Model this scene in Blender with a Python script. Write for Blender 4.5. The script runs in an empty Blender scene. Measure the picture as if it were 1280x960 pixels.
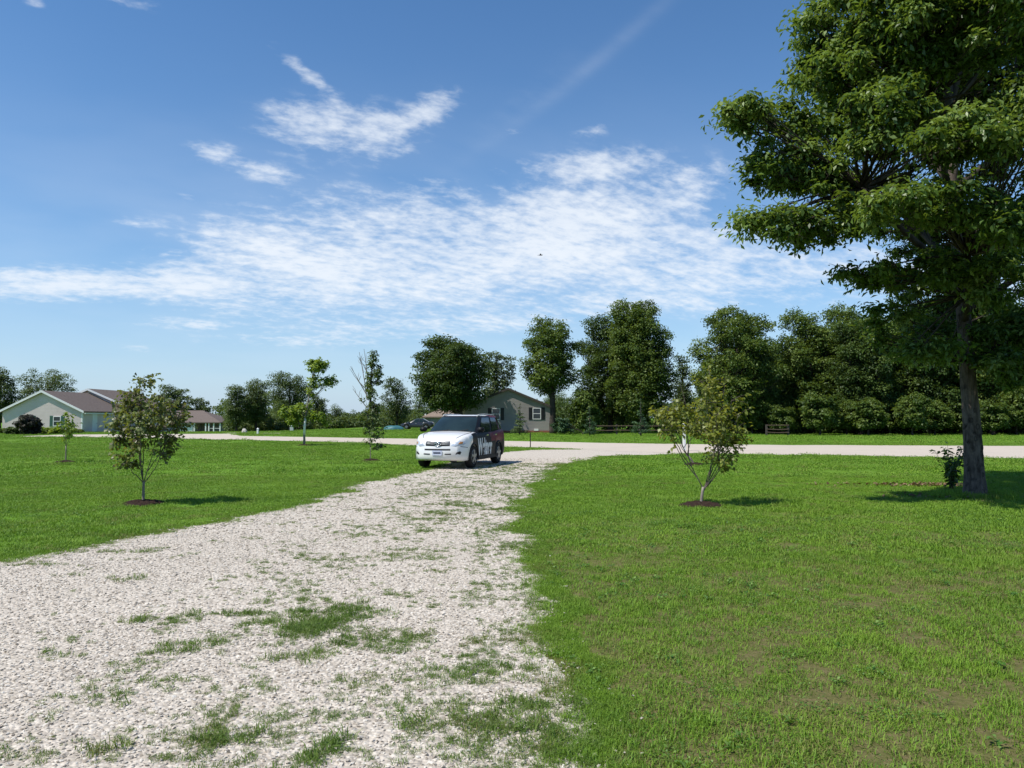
import bpy, bmesh, math, random
import numpy as np
from mathutils import Vector, Matrix

R = math.radians
sc = bpy.context.scene
C = sc.collection

# ------------------------------------------------------------------ camera
F, CX, CY = 950.0, 640.0, 480.0          # focal length / centre in pixels of the 1280x960 photograph
PITCH = math.atan(42 / 950.0)
EYE = 1.6
cam_d = bpy.data.cameras.new('camera')
cam_d.sensor_width = 36.0
cam_d.lens = 36.0 * F / 1280.0
cam_d.clip_start = 0.05
cam_d.clip_end = 6000
cam = bpy.data.objects.new('camera', cam_d)
C.objects.link(cam)
cam.location = (0, 0, EYE)
cam.rotation_euler = (math.pi / 2 + PITCH, 0, 0)
sc.camera = cam

# ------------------------------------------------------------------ light
SUN_EL = R(56)
SUN_AZ = Vector((-0.885, -0.465, 0)).normalized()       # horizontal direction towards the sun
TO_SUN = Vector((SUN_AZ.x * math.cos(SUN_EL), SUN_AZ.y * math.cos(SUN_EL), math.sin(SUN_EL)))
sun_d = bpy.data.lights.new('sun', 'SUN')
sun_d.energy = 4.2
sun_d.angle = R(0.53)
sun_d.color = (1.0, 0.955, 0.89)
sun = bpy.data.objects.new('sun', sun_d)
C.objects.link(sun)
sun.rotation_euler = TO_SUN.to_track_quat('Z', 'Y').to_euler()
sun.location = (-30, -15, 50)

sc.view_settings.view_transform = 'Standard'
sc.view_settings.look = 'None'
sc.view_settings.exposure = 0.42
sc.view_settings.gamma = 1.0
sc.view_settings.use_curve_mapping = False


def ray(px, py):
    u, v = (px - CX) / F, (CY - py) / F
    cp, sp = math.cos(PITCH), math.sin(PITCH)
    return Vector((u, cp - v * sp, sp + v * cp))


def at(px, py, Y):
    r = ray(px, py)
    k = Y / r.y
    return Vector((r.x * k, Y, EYE + r.z * k))


def gnd(px, py):
    r = ray(px, py)
    k = -EYE / r.z
    return Vector((r.x * k, r.y * k, 0))


# ------------------------------------------------------------------ node helper
class NT:
    def __init__(self, tree):
        self.t = tree
        self.n = tree.nodes
        self.n.clear()

    def node(self, typ, **kw):
        n = self.n.new(typ)
        for k, v in kw.items():
            setattr(n, k, v)
        return n

    def put(self, sock, val):
        if hasattr(val, 'is_output'):
            self.t.links.new(val, sock)
        else:
            sock.default_value = val

    def math(self, op, a, b=None, c=None, clamp=False):
        n = self.node('ShaderNodeMath', operation=op, use_clamp=clamp)
        self.put(n.inputs[0], a)
        if b is not None:
            self.put(n.inputs[1], b)
        if c is not None:
            self.put(n.inputs[2], c)
        return n.outputs[0]

    def noise(self, vec, scale, detail=4, rough=0.55, dist=0.0, out=0):
        n = self.node('ShaderNodeTexNoise')
        if vec is not None:
            self.put(n.inputs['Vector'], vec)
        n.inputs['Scale'].default_value = scale
        n.inputs['Detail'].default_value = detail
        n.inputs['Roughness'].default_value = rough
        n.inputs['Distortion'].default_value = dist
        return n.outputs[out]

    def ramp(self, fac, stops, interp='LINEAR'):
        n = self.node('ShaderNodeValToRGB')
        self.put(n.inputs[0], fac)
        cr = n.color_ramp
        cr.interpolation = interp
        while len(cr.elements) > 2:
            cr.elements.remove(cr.elements[-1])
        for i, (p, col) in enumerate(stops):
            e = cr.elements[i] if i < 2 else cr.elements.new(p)
            e.position = p
            e.color = (*col, 1) if len(col) == 3 else col
        return n.outputs[0]

    def mix(self, fac, a, b, mode='MIX'):
        n = self.node('ShaderNodeMix', data_type='RGBA', blend_type=mode)
        self.put(n.inputs[0], fac)
        for s, v in ((n.inputs[6], a), (n.inputs[7], b)):
            if isinstance(v, tuple) and len(v) == 3:
                v = (*v, 1)
            self.put(s, v)
        return n.outputs[2]

    def smooth(self, x, lo, hi):
        n = self.node('ShaderNodeMapRange', interpolation_type='SMOOTHSTEP')
        self.put(n.inputs[0], x)
        n.inputs[1].default_value = lo
        n.inputs[2].default_value = hi
        n.inputs[3].default_value = 0
        n.inputs[4].default_value = 1
        return n.outputs[0]

    def mapping(self, vec, scale=(1, 1, 1), rot=(0, 0, 0), loc=(0, 0, 0)):
        n = self.node('ShaderNodeMapping')
        self.put(n.inputs[0], vec)
        n.inputs['Location'].default_value = loc
        n.inputs['Rotation'].default_value = rot
        n.inputs['Scale'].default_value = scale
        return n.outputs[0]

    def bump(self, h, strength=0.5, dist=0.02):
        n = self.node('ShaderNodeBump')
        n.inputs['Strength'].default_value = strength
        n.inputs['Distance'].default_value = dist
        self.put(n.inputs['Height'], h)
        return n.outputs[0]


# ------------------------------------------------------------------ sky
SKY_STRENGTH = 0.105
world = bpy.data.worlds.new('World')
sc.world = world
world.use_nodes = True
w = NT(world.node_tree)
sky = w.node('ShaderNodeTexSky', sky_type='NISHITA')
sky.sun_disc = False
sky.sun_elevation = SUN_EL
sky.sun_rotation = math.atan2(SUN_AZ.x, SUN_AZ.y)
sky.altitude = 300
sky.air_density = 1.0
sky.dust_density = 0.0
sky.ozone_density = 3.5
hs = w.node('ShaderNodeHueSaturation')
hs.inputs['Saturation'].default_value = 1.18
hs.inputs['Value'].default_value = 1.04
w.put(hs.inputs['Color'], sky.outputs[0])
tc = w.node('ShaderNodeTexCoord')
sep = w.node('ShaderNodeSeparateXYZ')
w.put(sep.inputs[0], tc.outputs['Generated'])
dx, dy, dz = sep.outputs
az = w.math('ARCTAN2', dx, dy)
el = w.math('ARCSINE', dz)
zc = w.math('MAXIMUM', w.math('ADD', dz, 0.26), 0.05)
comb = w.node('ShaderNodeCombineXYZ')
w.put(comb.inputs[0], w.math('DIVIDE', dx, zc))
w.put(comb.inputs[1], w.math('DIVIDE', dy, zc))
plane = comb.outputs[0]


def azel(px, py):
    r = ray(px, py).normalized()
    return math.atan2(r.x, r.y), math.asin(r.z)


def lobe(px, py, rx, ry, amp, tilt=0.0):
    """one soft-edged bank of cloud, given as a direction in the sky"""
    a0, e0 = azel(px, py)
    sa, se = rx / F * math.cos(math.atan((px - CX) / F)) ** 1.5, ry / F
    da = w.math('SUBTRACT', az, a0)
    de = w.math('SUBTRACT', el, e0)
    c, s = math.cos(tilt), math.sin(tilt)
    p = w.math('ADD', w.math('MULTIPLY', da, c / sa), w.math('MULTIPLY', de, s / sa))
    q = w.math('ADD', w.math('MULTIPLY', da, -s / se), w.math('MULTIPLY', de, c / se))
    d2 = w.math('ADD', w.math('MULTIPLY', p, p), w.math('MULTIPLY', q, q))
    return w.math('MULTIPLY', w.math('EXPONENT', w.math('MULTIPLY', d2, -1.0)), amp)


LOBES = [  # px, py, rx, ry, amplitude, tilt
    (60, 355, 130, 18, 0.95, 0.04), (210, 350, 110, 24, 0.85, 0.05), (330, 340, 130, 60, 0.80, 0),
    (470, 320, 150, 75, 0.95, 0), (620, 310, 150, 75, 0.92, 0), (760, 300, 140, 62, 0.85, 0.05),
    (900, 335, 150, 45, 0.80, 0), (1010, 350, 90, 30, 0.65, 0), (720, 250, 95, 45, 0.70, 0.2),
    (735, 208, 90, 18, 0.80, 0.05), (860, 240, 56, 30, 0.88, 0.3), (1200, 330, 160, 60, 0.6, 0),
    (385, 158, 66, 32, 0.72, 0), (465, 165, 62, 32, 0.72, 0.0), (530, 140, 50, 18, 0.78, 0.4),
    (385, 95, 52, 10, 0.74, -0.55), (268, 192, 32, 12, 0.85, 0), (335, 215, 45, 11, 0.75, 0),
    (170, 278, 34, 6, 0.62, 0), (232, 247, 14, 5, 0.5, 0), (550, 245, 60, 20, 0.5, 0),
    (250, 405, 70, 7, 0.75, 0.03), (400, 425, 130, 10, 0.66, 0.02), (560, 405, 160, 16, 0.75, 0.05),
    (760, 385, 150, 20, 0.62, 0), (170, 436, 24, 5, 0.5, 0), (160, 2, 40, 8, 0.55, 0), (42, 2, 16, 5, 0.5, 0),
    (640, 165, 22, 9, 0.4, 0.3), (740, 165, 30, 9, 0.42, 0.2),
]
tot = None
for L in LOBES:
    v = lobe(*L)
    tot = v if tot is None else w.math('MAXIMUM', w.math('MAXIMUM', tot, v),
                                       w.math('MULTIPLY', w.math('ADD', tot, v), 0.72))
pl_rot = w.mapping(plane, scale=(1, 1.0, 1), rot=(0, 0, R(-24)))
n_big = w.noise(w.mapping(pl_rot, scale=(1.0, 1.5, 1)), 2.6, 3, 0.5, 0.2)
n_mid = w.noise(w.mapping(pl_rot, scale=(1.0, 1.9, 1)), 8.5, 5, 0.6, 0.25)
n_cell = w.noise(w.mapping(pl_rot, scale=(1.0, 1.35, 1)), 24.0, 4, 0.6, 0.1)
nz = w.math('ADD', w.math('MULTIPLY', n_big, 0.42),
            w.math('ADD', w.math('MULTIPLY', n_mid, 0.42), w.math('MULTIPLY', n_cell, 0.46)))
dens = w.math('ADD', tot, w.math('MULTIPLY', w.math('SUBTRACT', nz, 0.60), 2.8))
cov = w.smooth(dens, 0.32, 1.35)
cov = w.math('MULTIPLY', cov, w.smooth(tot, 0.05, 0.35))
# a long thin trail of cirrus
st = w.math('MULTIPLY', lobe(735, 85, 150, 9, 1.0, 0.57), w.math('ADD', 0.45, w.math('MULTIPLY', w.smooth(n_mid, 0.25, 0.75), 0.55)))
st2 = w.math('MULTIPLY', lobe(655, 125, 80, 14, 0.5, 0.6), w.smooth(n_mid, 0.3, 0.8))
cov = w.math('MAXIMUM', cov, w.math('MULTIPLY', w.math('ADD', st, st2), 0.11))
veil = w.math('MULTIPLY', lobe(560, 330, 520, 130, 0.20), w.smooth(n_big, 0.2, 0.7))
cov = w.math('ADD', w.math('MULTIPLY', cov, 0.74), veil, clamp=True)
cloud_col = (6.4, 6.8, 7.3)
low_air = w.math('EXPONENT', w.math('MULTIPLY', w.math('MAXIMUM', dz, 0.0), -7.0))
clear = w.mix(w.math('MULTIPLY', low_air, 0.85), hs.outputs[0], (2.75, 4.0, 5.7))
cmix = w.mix(cov, clear, cloud_col)
bg = w.node('ShaderNodeBackground')
w.put(bg.inputs['Color'], cmix)
bg.inputs['Strength'].default_value = SKY_STRENGTH
wo = w.node('ShaderNodeOutputWorld')
w.t.links.new(bg.outputs[0], wo.inputs[0])


# ------------------------------------------------------------------ materials
def mat(name):
    m = bpy.data.materials.new(name)
    m.use_nodes = True
    return m, NT(m.node_tree)


def finish(nt, shader):
    o = nt.node('ShaderNodeOutputMaterial')
    nt.t.links.new(shader, o.inputs[0])


def principled(nt, col, rough=0.7, normal=None, spec=0.3, metal=0.0, coat=0.0):
    b = nt.node('ShaderNodeBsdfPrincipled')
    if isinstance(col, tuple) and len(col) == 3:
        col = (*col, 1)
    nt.put(b.inputs['Base Color'], col)
    nt.put(b.inputs['Roughness'], rough)
    b.inputs['Specular IOR Level'].default_value = spec
    b.inputs['Metallic'].default_value = metal
    b.inputs['Coat Weight'].default_value = coat
    if normal is not None:
        nt.put(b.inputs['Normal'], normal)
    return b.outputs[0]


def simple(name, col, rough=0.6, spec=0.3, metal=0.0, coat=0.0, var=0.12, scale=6.0, bump=0.0):
    m, t = mat(name)
    co = t.node('ShaderNodeTexCoord').outputs['Object']
    n = t.noise(co, scale, 5)
    c = t.ramp(n, [(0.25, tuple(x * (1 - var) for x in col)), (0.75, tuple(min(1, x * (1 + var)) for x in col))])
    nm = t.bump(t.noise(co, scale * 6, 4), 0.4, bump) if bump else None
    finish(t, principled(t, c, rough, nm, spec, metal, coat))
    return m


def leaf_mat(name, dark, mid, light, trans=0.28, rough=0.5, spec=0.25):
    m, t = mat(name)
    a = t.node('ShaderNodeAttribute', attribute_name='tint')
    col = t.ramp(a.outputs['Fac'], [(0.05, dark), (0.5, mid), (0.95, light)])
    p = principled(t, col, rough, None, spec)
    tr = t.node('ShaderNodeBsdfTranslucent')
    t.put(tr.inputs[0], t.mix(0.65, col, (min(1, mid[0] * 2.6), min(1, mid[1] * 2.1), mid[2] * 0.7)))
    mx = t.node('ShaderNodeMixShader')
    mx.inputs[0].default_value = trans
    t.t.links.new(p, mx.inputs[1])
    t.t.links.new(tr.outputs[0], mx.inputs[2])
    finish(t, mx.outputs[0])
    return m


def bark_mat(name, dark, light, scale=9.0):
    m, t = mat(name)
    co = t.node('ShaderNodeTexCoord').outputs['Object']
    st = t.mapping(co, scale=(1, 1, 0.28))
    n1 = t.noise(st, scale, 6, 0.65, 0.4)
    n2 = t.noise(co, scale * 0.35, 4, 0.6)
    col = t.ramp(n1, [(0.3, dark), (0.7, light)])
    col = t.mix(t.smooth(n2, 0.52, 0.72), col, tuple(x * 0.62 for x in dark))
    finish(t, principled(t, col, 0.9, t.bump(n1, 0.9, 0.03), 0.15))
    return m


# lawn earth, thatch and short grass under the blades
m_ground, t = mat('lawn_earth')
co = t.node('ShaderNodeNewGeometry').outputs['Position']
nb = t.noise(co, 0.35, 5, 0.6)
nf = t.noise(co, 26.0, 4, 0.7)
nm_ = t.noise(co, 2.2, 5, 0.65)
g = t.ramp(nf, [(0.25, (0.070, 0.150, 0.013)), (0.55, (0.108, 0.218, 0.018)), (0.85, (0.145, 0.265, 0.028))])
g = t.mix(t.smooth(nb, 0.42, 0.70), g, (0.125, 0.215, 0.026), 'MIX')
br = t.math('MULTIPLY', t.smooth(nm_, 0.58, 0.72), t.smooth(nb, 0.45, 0.62))
g = t.mix(t.math('MULTIPLY', br, 0.55), g, (0.115, 0.088, 0.050))
vd = t.node('ShaderNodeVectorMath', operation='DISTANCE')
t.put(vd.inputs[0], co)
vd.inputs[1].default_value = (5.0, 3.0, 0.0)
worn = t.math('SUBTRACT', 1.0, t.smooth(vd.outputs['Value'], 5.0, 15.0))
earth = t.ramp(t.noise(co, 17.0, 6, 0.75), [(0.3, (0.070, 0.050, 0.030)), (0.5, (0.120, 0.100, 0.042)), (0.6, (0.165, 0.108, 0.070)), (0.85, (0.25, 0.185, 0.125))])
g = t.mix(t.math('MULTIPLY', worn, 0.85), g, earth)
finish(t, principled(t, g, 0.95, t.bump(nf, 0.6, 0.03), 0.08))

# crushed limestone
m_gravel, t = mat('crushed_limestone')
co = t.node('ShaderNodeNewGeometry').outputs['Position']
vo = t.node('ShaderNodeTexVoronoi', feature='F1')
t.put(vo.inputs['Vector'], co)
vo.inputs['Scale'].default_value = 34
vcol = t.node('ShaderNodeSeparateColor')
t.put(vcol.inputs[0], vo.outputs['Color'])
v1 = t.ramp(vcol.outputs[0], [(0.0, (0.42, 0.37, 0.30)), (0.45, (0.54, 0.48, 0.40)), (1.0, (0.65, 0.59, 0.50))])
gap = t.smooth(vo.outputs['Distance'], 0.35, 0.75)
v1 = t.mix(t.math('MULTIPLY', gap, 0.45), v1, (0.32, 0.275, 0.22))
nb = t.noise(co, 0.7, 5, 0.6)
v1 = t.mix(t.math('MULTIPLY', t.smooth(nb, 0.5, 0.75), 0.25), v1, (0.36, 0.32, 0.265))
hh = t.math('ADD', t.math('MULTIPLY', vo.outputs['Distance'], -1.0), t.math('MULTIPLY', t.noise(co, 90, 3), 0.3))
finish(t, principled(t, v1, 0.9, t.bump(hh, 0.7, 0.02), 0.15))

m_road, t = mat('road_gravel')
co = t.node('ShaderNodeNewGeometry').outputs['Position']
nb = t.noise(co, 0.5, 6, 0.65)
nf = t.noise(co, 18, 4, 0.7)
c1 = t.ramp(nf, [(0.25, (0.42, 0.36, 0.29)), (0.75, (0.58, 0.51, 0.425))])
c1 = t.mix(t.math('MULTIPLY', t.smooth(nb, 0.45, 0.7), 0.35), c1, (0.40, 0.355, 0.30))
finish(t, principled(t, c1, 0.92, t.bump(nf, 0.5, 0.02), 0.12))

m_stone, t = mat('limestone_chip')
rnd = t.node('ShaderNodeObjectInfo').outputs['Random']
co = t.node('ShaderNodeTexCoord').outputs['Object']
c1 = t.ramp(rnd, [(0.0, (0.29, 0.24, 0.18)), (0.2, (0.48, 0.42, 0.34)), (0.6, (0.60, 0.54, 0.455)), (1.0, (0.76, 0.71, 0.62))])
c1 = t.mix(t.math('MULTIPLY', t.noise(co, 2.5, 4), 0.3), c1, (0.36, 0.32, 0.27))
finish(t, principled(t, c1, 0.85, t.bump(t.noise(co, 8, 4), 0.35, 0.1), 0.2))


def blade_mat(name, stops, dry=0.25, drycol=(0.25, 0.185, 0.085)):
    m, t = mat(name)
    co = t.node('ShaderNodeNewGeometry').outputs['Position']
    rnd = t.node('ShaderNodeObjectInfo').outputs['Random']
    a = t.node('ShaderNodeAttribute', attribute_name='tint')
    n1 = t.noise(co, 0.55, 5, 0.6)
    n1 = t.math('ADD', t.math('MULTIPLY', n1, 0.62), t.math('MULTIPLY', t.noise(co, 2.6, 4, 0.6), 0.42))
    f = t.math('ADD', t.math('MULTIPLY', n1, 0.85), t.math('ADD', t.math('MULTIPLY', rnd, 0.22), t.math('MULTIPLY', a.outputs['Fac'], 0.34)))
    f = t.math('SUBTRACT', f, 0.25)
    col = t.ramp(f, stops)
    n2 = t.noise(co, 1.7, 4, 0.6)
    n3 = t.noise(co, 0.30, 3, 0.5)
    d = t.math('MULTIPLY', t.math('MULTIPLY', t.smooth(n2, 0.46, 0.66), t.smooth(n3, 0.38, 0.58)),
               t.smooth(a.outputs['Fac'], 0.35, 0.75))
    col = t.mix(t.math('MULTIPLY', d, dry), col, drycol)
    p = principled(t, col, 0.55, None, 0.22)
    tr = t.node('ShaderNodeBsdfTranslucent')
    t.put(tr.inputs[0], t.mix(0.5, col, (0.19, 0.31, 0.02)))
    mx = t.node('ShaderNodeMixShader')
    mx.inputs[0].default_value = 0.25
    t.t.links.new(p, mx.inputs[1])
    t.t.links.new(tr.outputs[0], mx.inputs[2])
    finish(t, mx.outputs[0])
    return m


m_blade = blade_mat('grass_blade', [(0.1, (0.070, 0.158, 0.024)), (0.4, (0.143, 0.265, 0.023)),
                                    (0.72, (0.202, 0.330, 0.028)), (1.0, (0.280, 0.380, 0.055))], 0.75)
m_weed = blade_mat('weed_blade', [(0.1, (0.066, 0.130, 0.022)), (0.5, (0.120, 0.195, 0.032)),
                                  (1.0, (0.220, 0.250, 0.075))], 0.85)

m_oakleaf = leaf_mat('oak_leaf', (0.030, 0.064, 0.014), (0.096, 0.168, 0.033), (0.215, 0.290, 0.078), 0.36, 0.42, 0.35)
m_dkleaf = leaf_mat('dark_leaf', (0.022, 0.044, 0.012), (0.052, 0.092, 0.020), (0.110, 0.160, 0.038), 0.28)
m_mdleaf = leaf_mat('mid_leaf', (0.032, 0.062, 0.014), (0.078, 0.130, 0.026), (0.165, 0.220, 0.054), 0.34)
m_ltleaf = leaf_mat('pale_leaf', (0.040, 0.070, 0.026), (0.080, 0.122, 0.045), (0.145, 0.190, 0.080), 0.25)
m_farleaf = leaf_mat('far_leaf', (0.036, 0.064, 0.024), (0.074, 0.115, 0.038), (0.140, 0.190, 0.068), 0.30)
m_lime = leaf_mat('lime_leaf', (0.080, 0.150, 0.020), (0.150, 0.235, 0.032), (0.260, 0.330, 0.070), 0.35)
m_redbud = leaf_mat('bronze_leaf', (0.105, 0.075, 0.045), (0.118, 0.160, 0.038), (0.240, 0.265, 0.105), 0.36, 0.4, 0.4)
m_olive = leaf_mat('olive_leaf', (0.085, 0.115, 0.022), (0.180, 0.220, 0.036), (0.310, 0.325, 0.10), 0.40, 0.4, 0.4)
m_blue = leaf_mat('blue_needle', (0.030, 0.065, 0.032), (0.058, 0.112, 0.050), (0.10, 0.170, 0.080), 0.15)
m_purple = leaf_mat('purple_leaf', (0.016, 0.014, 0.014), (0.030, 0.032, 0.022), (0.055, 0.060, 0.034), 0.12)
m_broad = leaf_mat('broad_leaf', (0.030, 0.070, 0.016), (0.058, 0.120, 0.024), (0.200, 0.260, 0.120), 0.28, 0.35, 0.5)

m_litter = leaf_mat('dry_leaf', (0.09, 0.055, 0.032), (0.19, 0.120, 0.068), (0.32, 0.23, 0.14), 0.1)
m_clover = leaf_mat('clover_leaf', (0.045, 0.120, 0.022), (0.090, 0.190, 0.030), (0.170, 0.270, 0.060), 0.25)
m_bark = bark_mat('grey_bark', (0.036, 0.027, 0.022), (0.180, 0.142, 0.118), 15)
m_dkbark = bark_mat('dark_bark', (0.030, 0.024, 0.020), (0.085, 0.070, 0.058), 6)
m_palebark = bark_mat('pale_bark', (0.16, 0.13, 0.11), (0.34, 0.30, 0.26), 14)
m_sapbark = bark_mat('sapling_bark', (0.07, 0.055, 0.045), (0.17, 0.14, 0.12), 14)
m_mulch = simple('mulch', (0.036, 0.022, 0.016), 0.95, 0.1, var=0.5, scale=30, bump=0.05)

m_siding, t = mat('lap_siding_cream')
co = t.node('ShaderNodeTexCoord').outputs['Object']
s = t.node('ShaderNodeSeparateXYZ')
t.put(s.inputs[0], co)
lap = t.math('FRACT', t.math('MULTIPLY', s.outputs[2], 6.5))
n = t.noise(co, 0.8, 4)
finish(t, principled(t, t.ramp(n, [(0.3, (0.60, 0.50, 0.475)), (0.7, (0.68, 0.575, 0.545))]), 0.6, t.bump(lap, 0.6, 0.02), 0.3))
m_siding2, t = mat('lap_siding_grey')
co = t.node('ShaderNodeTexCoord').outputs['Object']
s = t.node('ShaderNodeSeparateXYZ')
t.put(s.inputs[0], co)
lap = t.math('FRACT', t.math('MULTIPLY', s.outputs[2], 6.5))
n = t.noise(co, 0.8, 4)
finish(t, principled(t, t.ramp(n, [(0.3, (0.275, 0.250, 0.235)), (0.7, (0.33, 0.30, 0.28))]), 0.6, t.bump(lap, 0.6, 0.02), 0.3))
m_roof = simple('brown_shingle', (0.150, 0.120, 0.104), 0.9, 0.15, var=0.22, scale=5, bump=0.02)
m_roof2 = simple('grey_shingle', (0.110, 0.108, 0.105), 0.9, 0.15, var=0.22, scale=5, bump=0.02)
m_roof3 = simple('tan_shingle', (0.235, 0.180, 0.140), 0.9, 0.15, var=0.18, scale=5, bump=0.02)
m_white = simple('white_trim', (0.74, 0.74, 0.72), 0.45, 0.4, var=0.04)
m_greenpaint = simple('green_shutter', (0.060, 0.130, 0.095), 0.5, 0.3, var=0.1)
m_blackpaint = simple('black_shutter', (0.020, 0.021, 0.022), 0.5, 0.3, var=0.1)
m_brick = simple('red_brick', (0.25, 0.105, 0.068), 0.9, 0.15, var=0.25, scale=14, bump=0.01)
m_wood = simple('weathered_wood', (0.085, 0.060, 0.043), 0.85, 0.2, var=0.35, scale=7, bump=0.01)
m_greywood = simple('grey_wood', (0.075, 0.065, 0.055), 0.9, 0.2, var=0.35, scale=9, bump=0.01)
m_pane = simple('window_glass', (0.030, 0.036, 0.042), 0.06, 0.6, var=0.2, scale=1)
m_tarp = simple('teal_tarp', (0.045, 0.150, 0.165), 0.5, 0.4, var=0.2, scale=4, bump=0.03)
m_steel = simple('grey_metal', (0.42, 0.43, 0.43), 0.5, 0.5, var=0.1)
m_rock = simple('pale_rock', (0.42, 0.40, 0.36), 0.9, 0.2, var=0.25, scale=5, bump=0.04)
m_black = simple('black_feather', (0.012, 0.012, 0.013), 0.7, 0.2, var=0.2)

m_cwhite = simple('car_white_paint', (0.72, 0.72, 0.705), 0.28, 0.5, coat=0.6, var=0.015)
m_cblack = simple('car_black_wrap', (0.010, 0.011, 0.014), 0.5, 0.18, coat=0.0, var=0.1)
m_cmaroon = simple('car_maroon_wrap', (0.135, 0.010, 0.024), 0.45, 0.25, coat=0.0, var=0.1)
m_glass = simple('car_tinted_glass', (0.016, 0.028, 0.029), 0.06, 0.4, coat=0.0, var=0.3, scale=2)
m_trimblk = simple('car_black_plastic', (0.016, 0.016, 0.017), 0.6, 0.3, var=0.15)
m_tyre = simple('tyre_rubber', (0.022, 0.021, 0.020), 0.85, 0.2, var=0.25)
m_rim = simple('alloy_rim', (0.34, 0.345, 0.35), 0.38, 0.5, metal=0.7, var=0.08)
m_chrome = simple('chrome', (0.72, 0.73, 0.74), 0.18, 0.5, metal=1.0, var=0.03)
m_lens = simple('headlight_lens', (0.42, 0.47, 0.54), 0.10, 0.6, coat=0.6, var=0.15, scale=9)
m_amber = simple('amber_lens', (0.42, 0.20, 0.075), 0.18, 0.6, coat=0.4, var=0.15)
m_red = simple('red_lens', (0.32, 0.014, 0.012), 0.18, 0.6, coat=0.4, var=0.1)
m_plate = simple('licence_plate', (0.50, 0.53, 0.64), 0.5, 0.3, var=0.10, scale=14)
m_letter = simple('silver_lettering', (0.80, 0.80, 0.80), 0.5, 0.4, var=0.05)
m_navy = simple('navy_paint', (0.018, 0.019, 0.026), 0.25, 0.5, coat=0.5, var=0.1)
m_charcoal = simple('charcoal_ink', (0.05, 0.06, 0.10), 0.6, 0.3, var=0.05)


# ------------------------------------------------------------------ object helpers
def tag(o, label=None, cat=None, group=None, kind=None):
    for k, v in (('label', label), ('category', cat), ('group', group), ('kind', kind)):
        if v:
            o[k] = v
    return o


def empty(name, loc, label, cat, group=None, rz=0.0):
    o = bpy.data.objects.new(name, None)
    o.empty_display_size = 0.2
    C.objects.link(o)
    o.location = loc
    o.rotation_euler = (0, 0, rz)
    return tag(o, label, cat, group)


def link(name, me, material, parent=None, smooth=False):
    o = bpy.data.objects.new(name, me)
    C.objects.link(o)
    if material is not None:
        for mm in (material if isinstance(material, (list, tuple)) else [material]):
            me.materials.append(mm)
    if parent is not None:
        o.parent = parent
    if smooth:
        me.polygons.foreach_set('use_smooth', [True] * len(me.polygons))
    return o


def np_mesh(name, verts, faces, tint=None, smooth=False):
    """faces: (n,4) or (n,3) int array"""
    verts = np.asarray(verts, dtype=np.float32)
    faces = np.asarray(faces, dtype=np.int32)
    me = bpy.data.meshes.new(name)
    k = faces.shape[1]
    me.vertices.add(len(verts))
    me.vertices.foreach_set('co', verts.ravel())
    me.loops.add(faces.size)
    me.loops.foreach_set('vertex_index', faces.ravel())
    me.polygons.add(len(faces))
    me.polygons.foreach_set('loop_start', np.arange(0, faces.size, k, dtype=np.int32))
    if smooth:
        me.polygons.foreach_set('use_smooth', np.ones(len(faces), dtype=bool))
    me.update(calc_edges=True)
    if tint is not None:
        a = me.attributes.new('tint', 'FLOAT', 'FACE')
        a.data.foreach_set('value', np.asarray(tint, dtype=np.float32))
    return me


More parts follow.
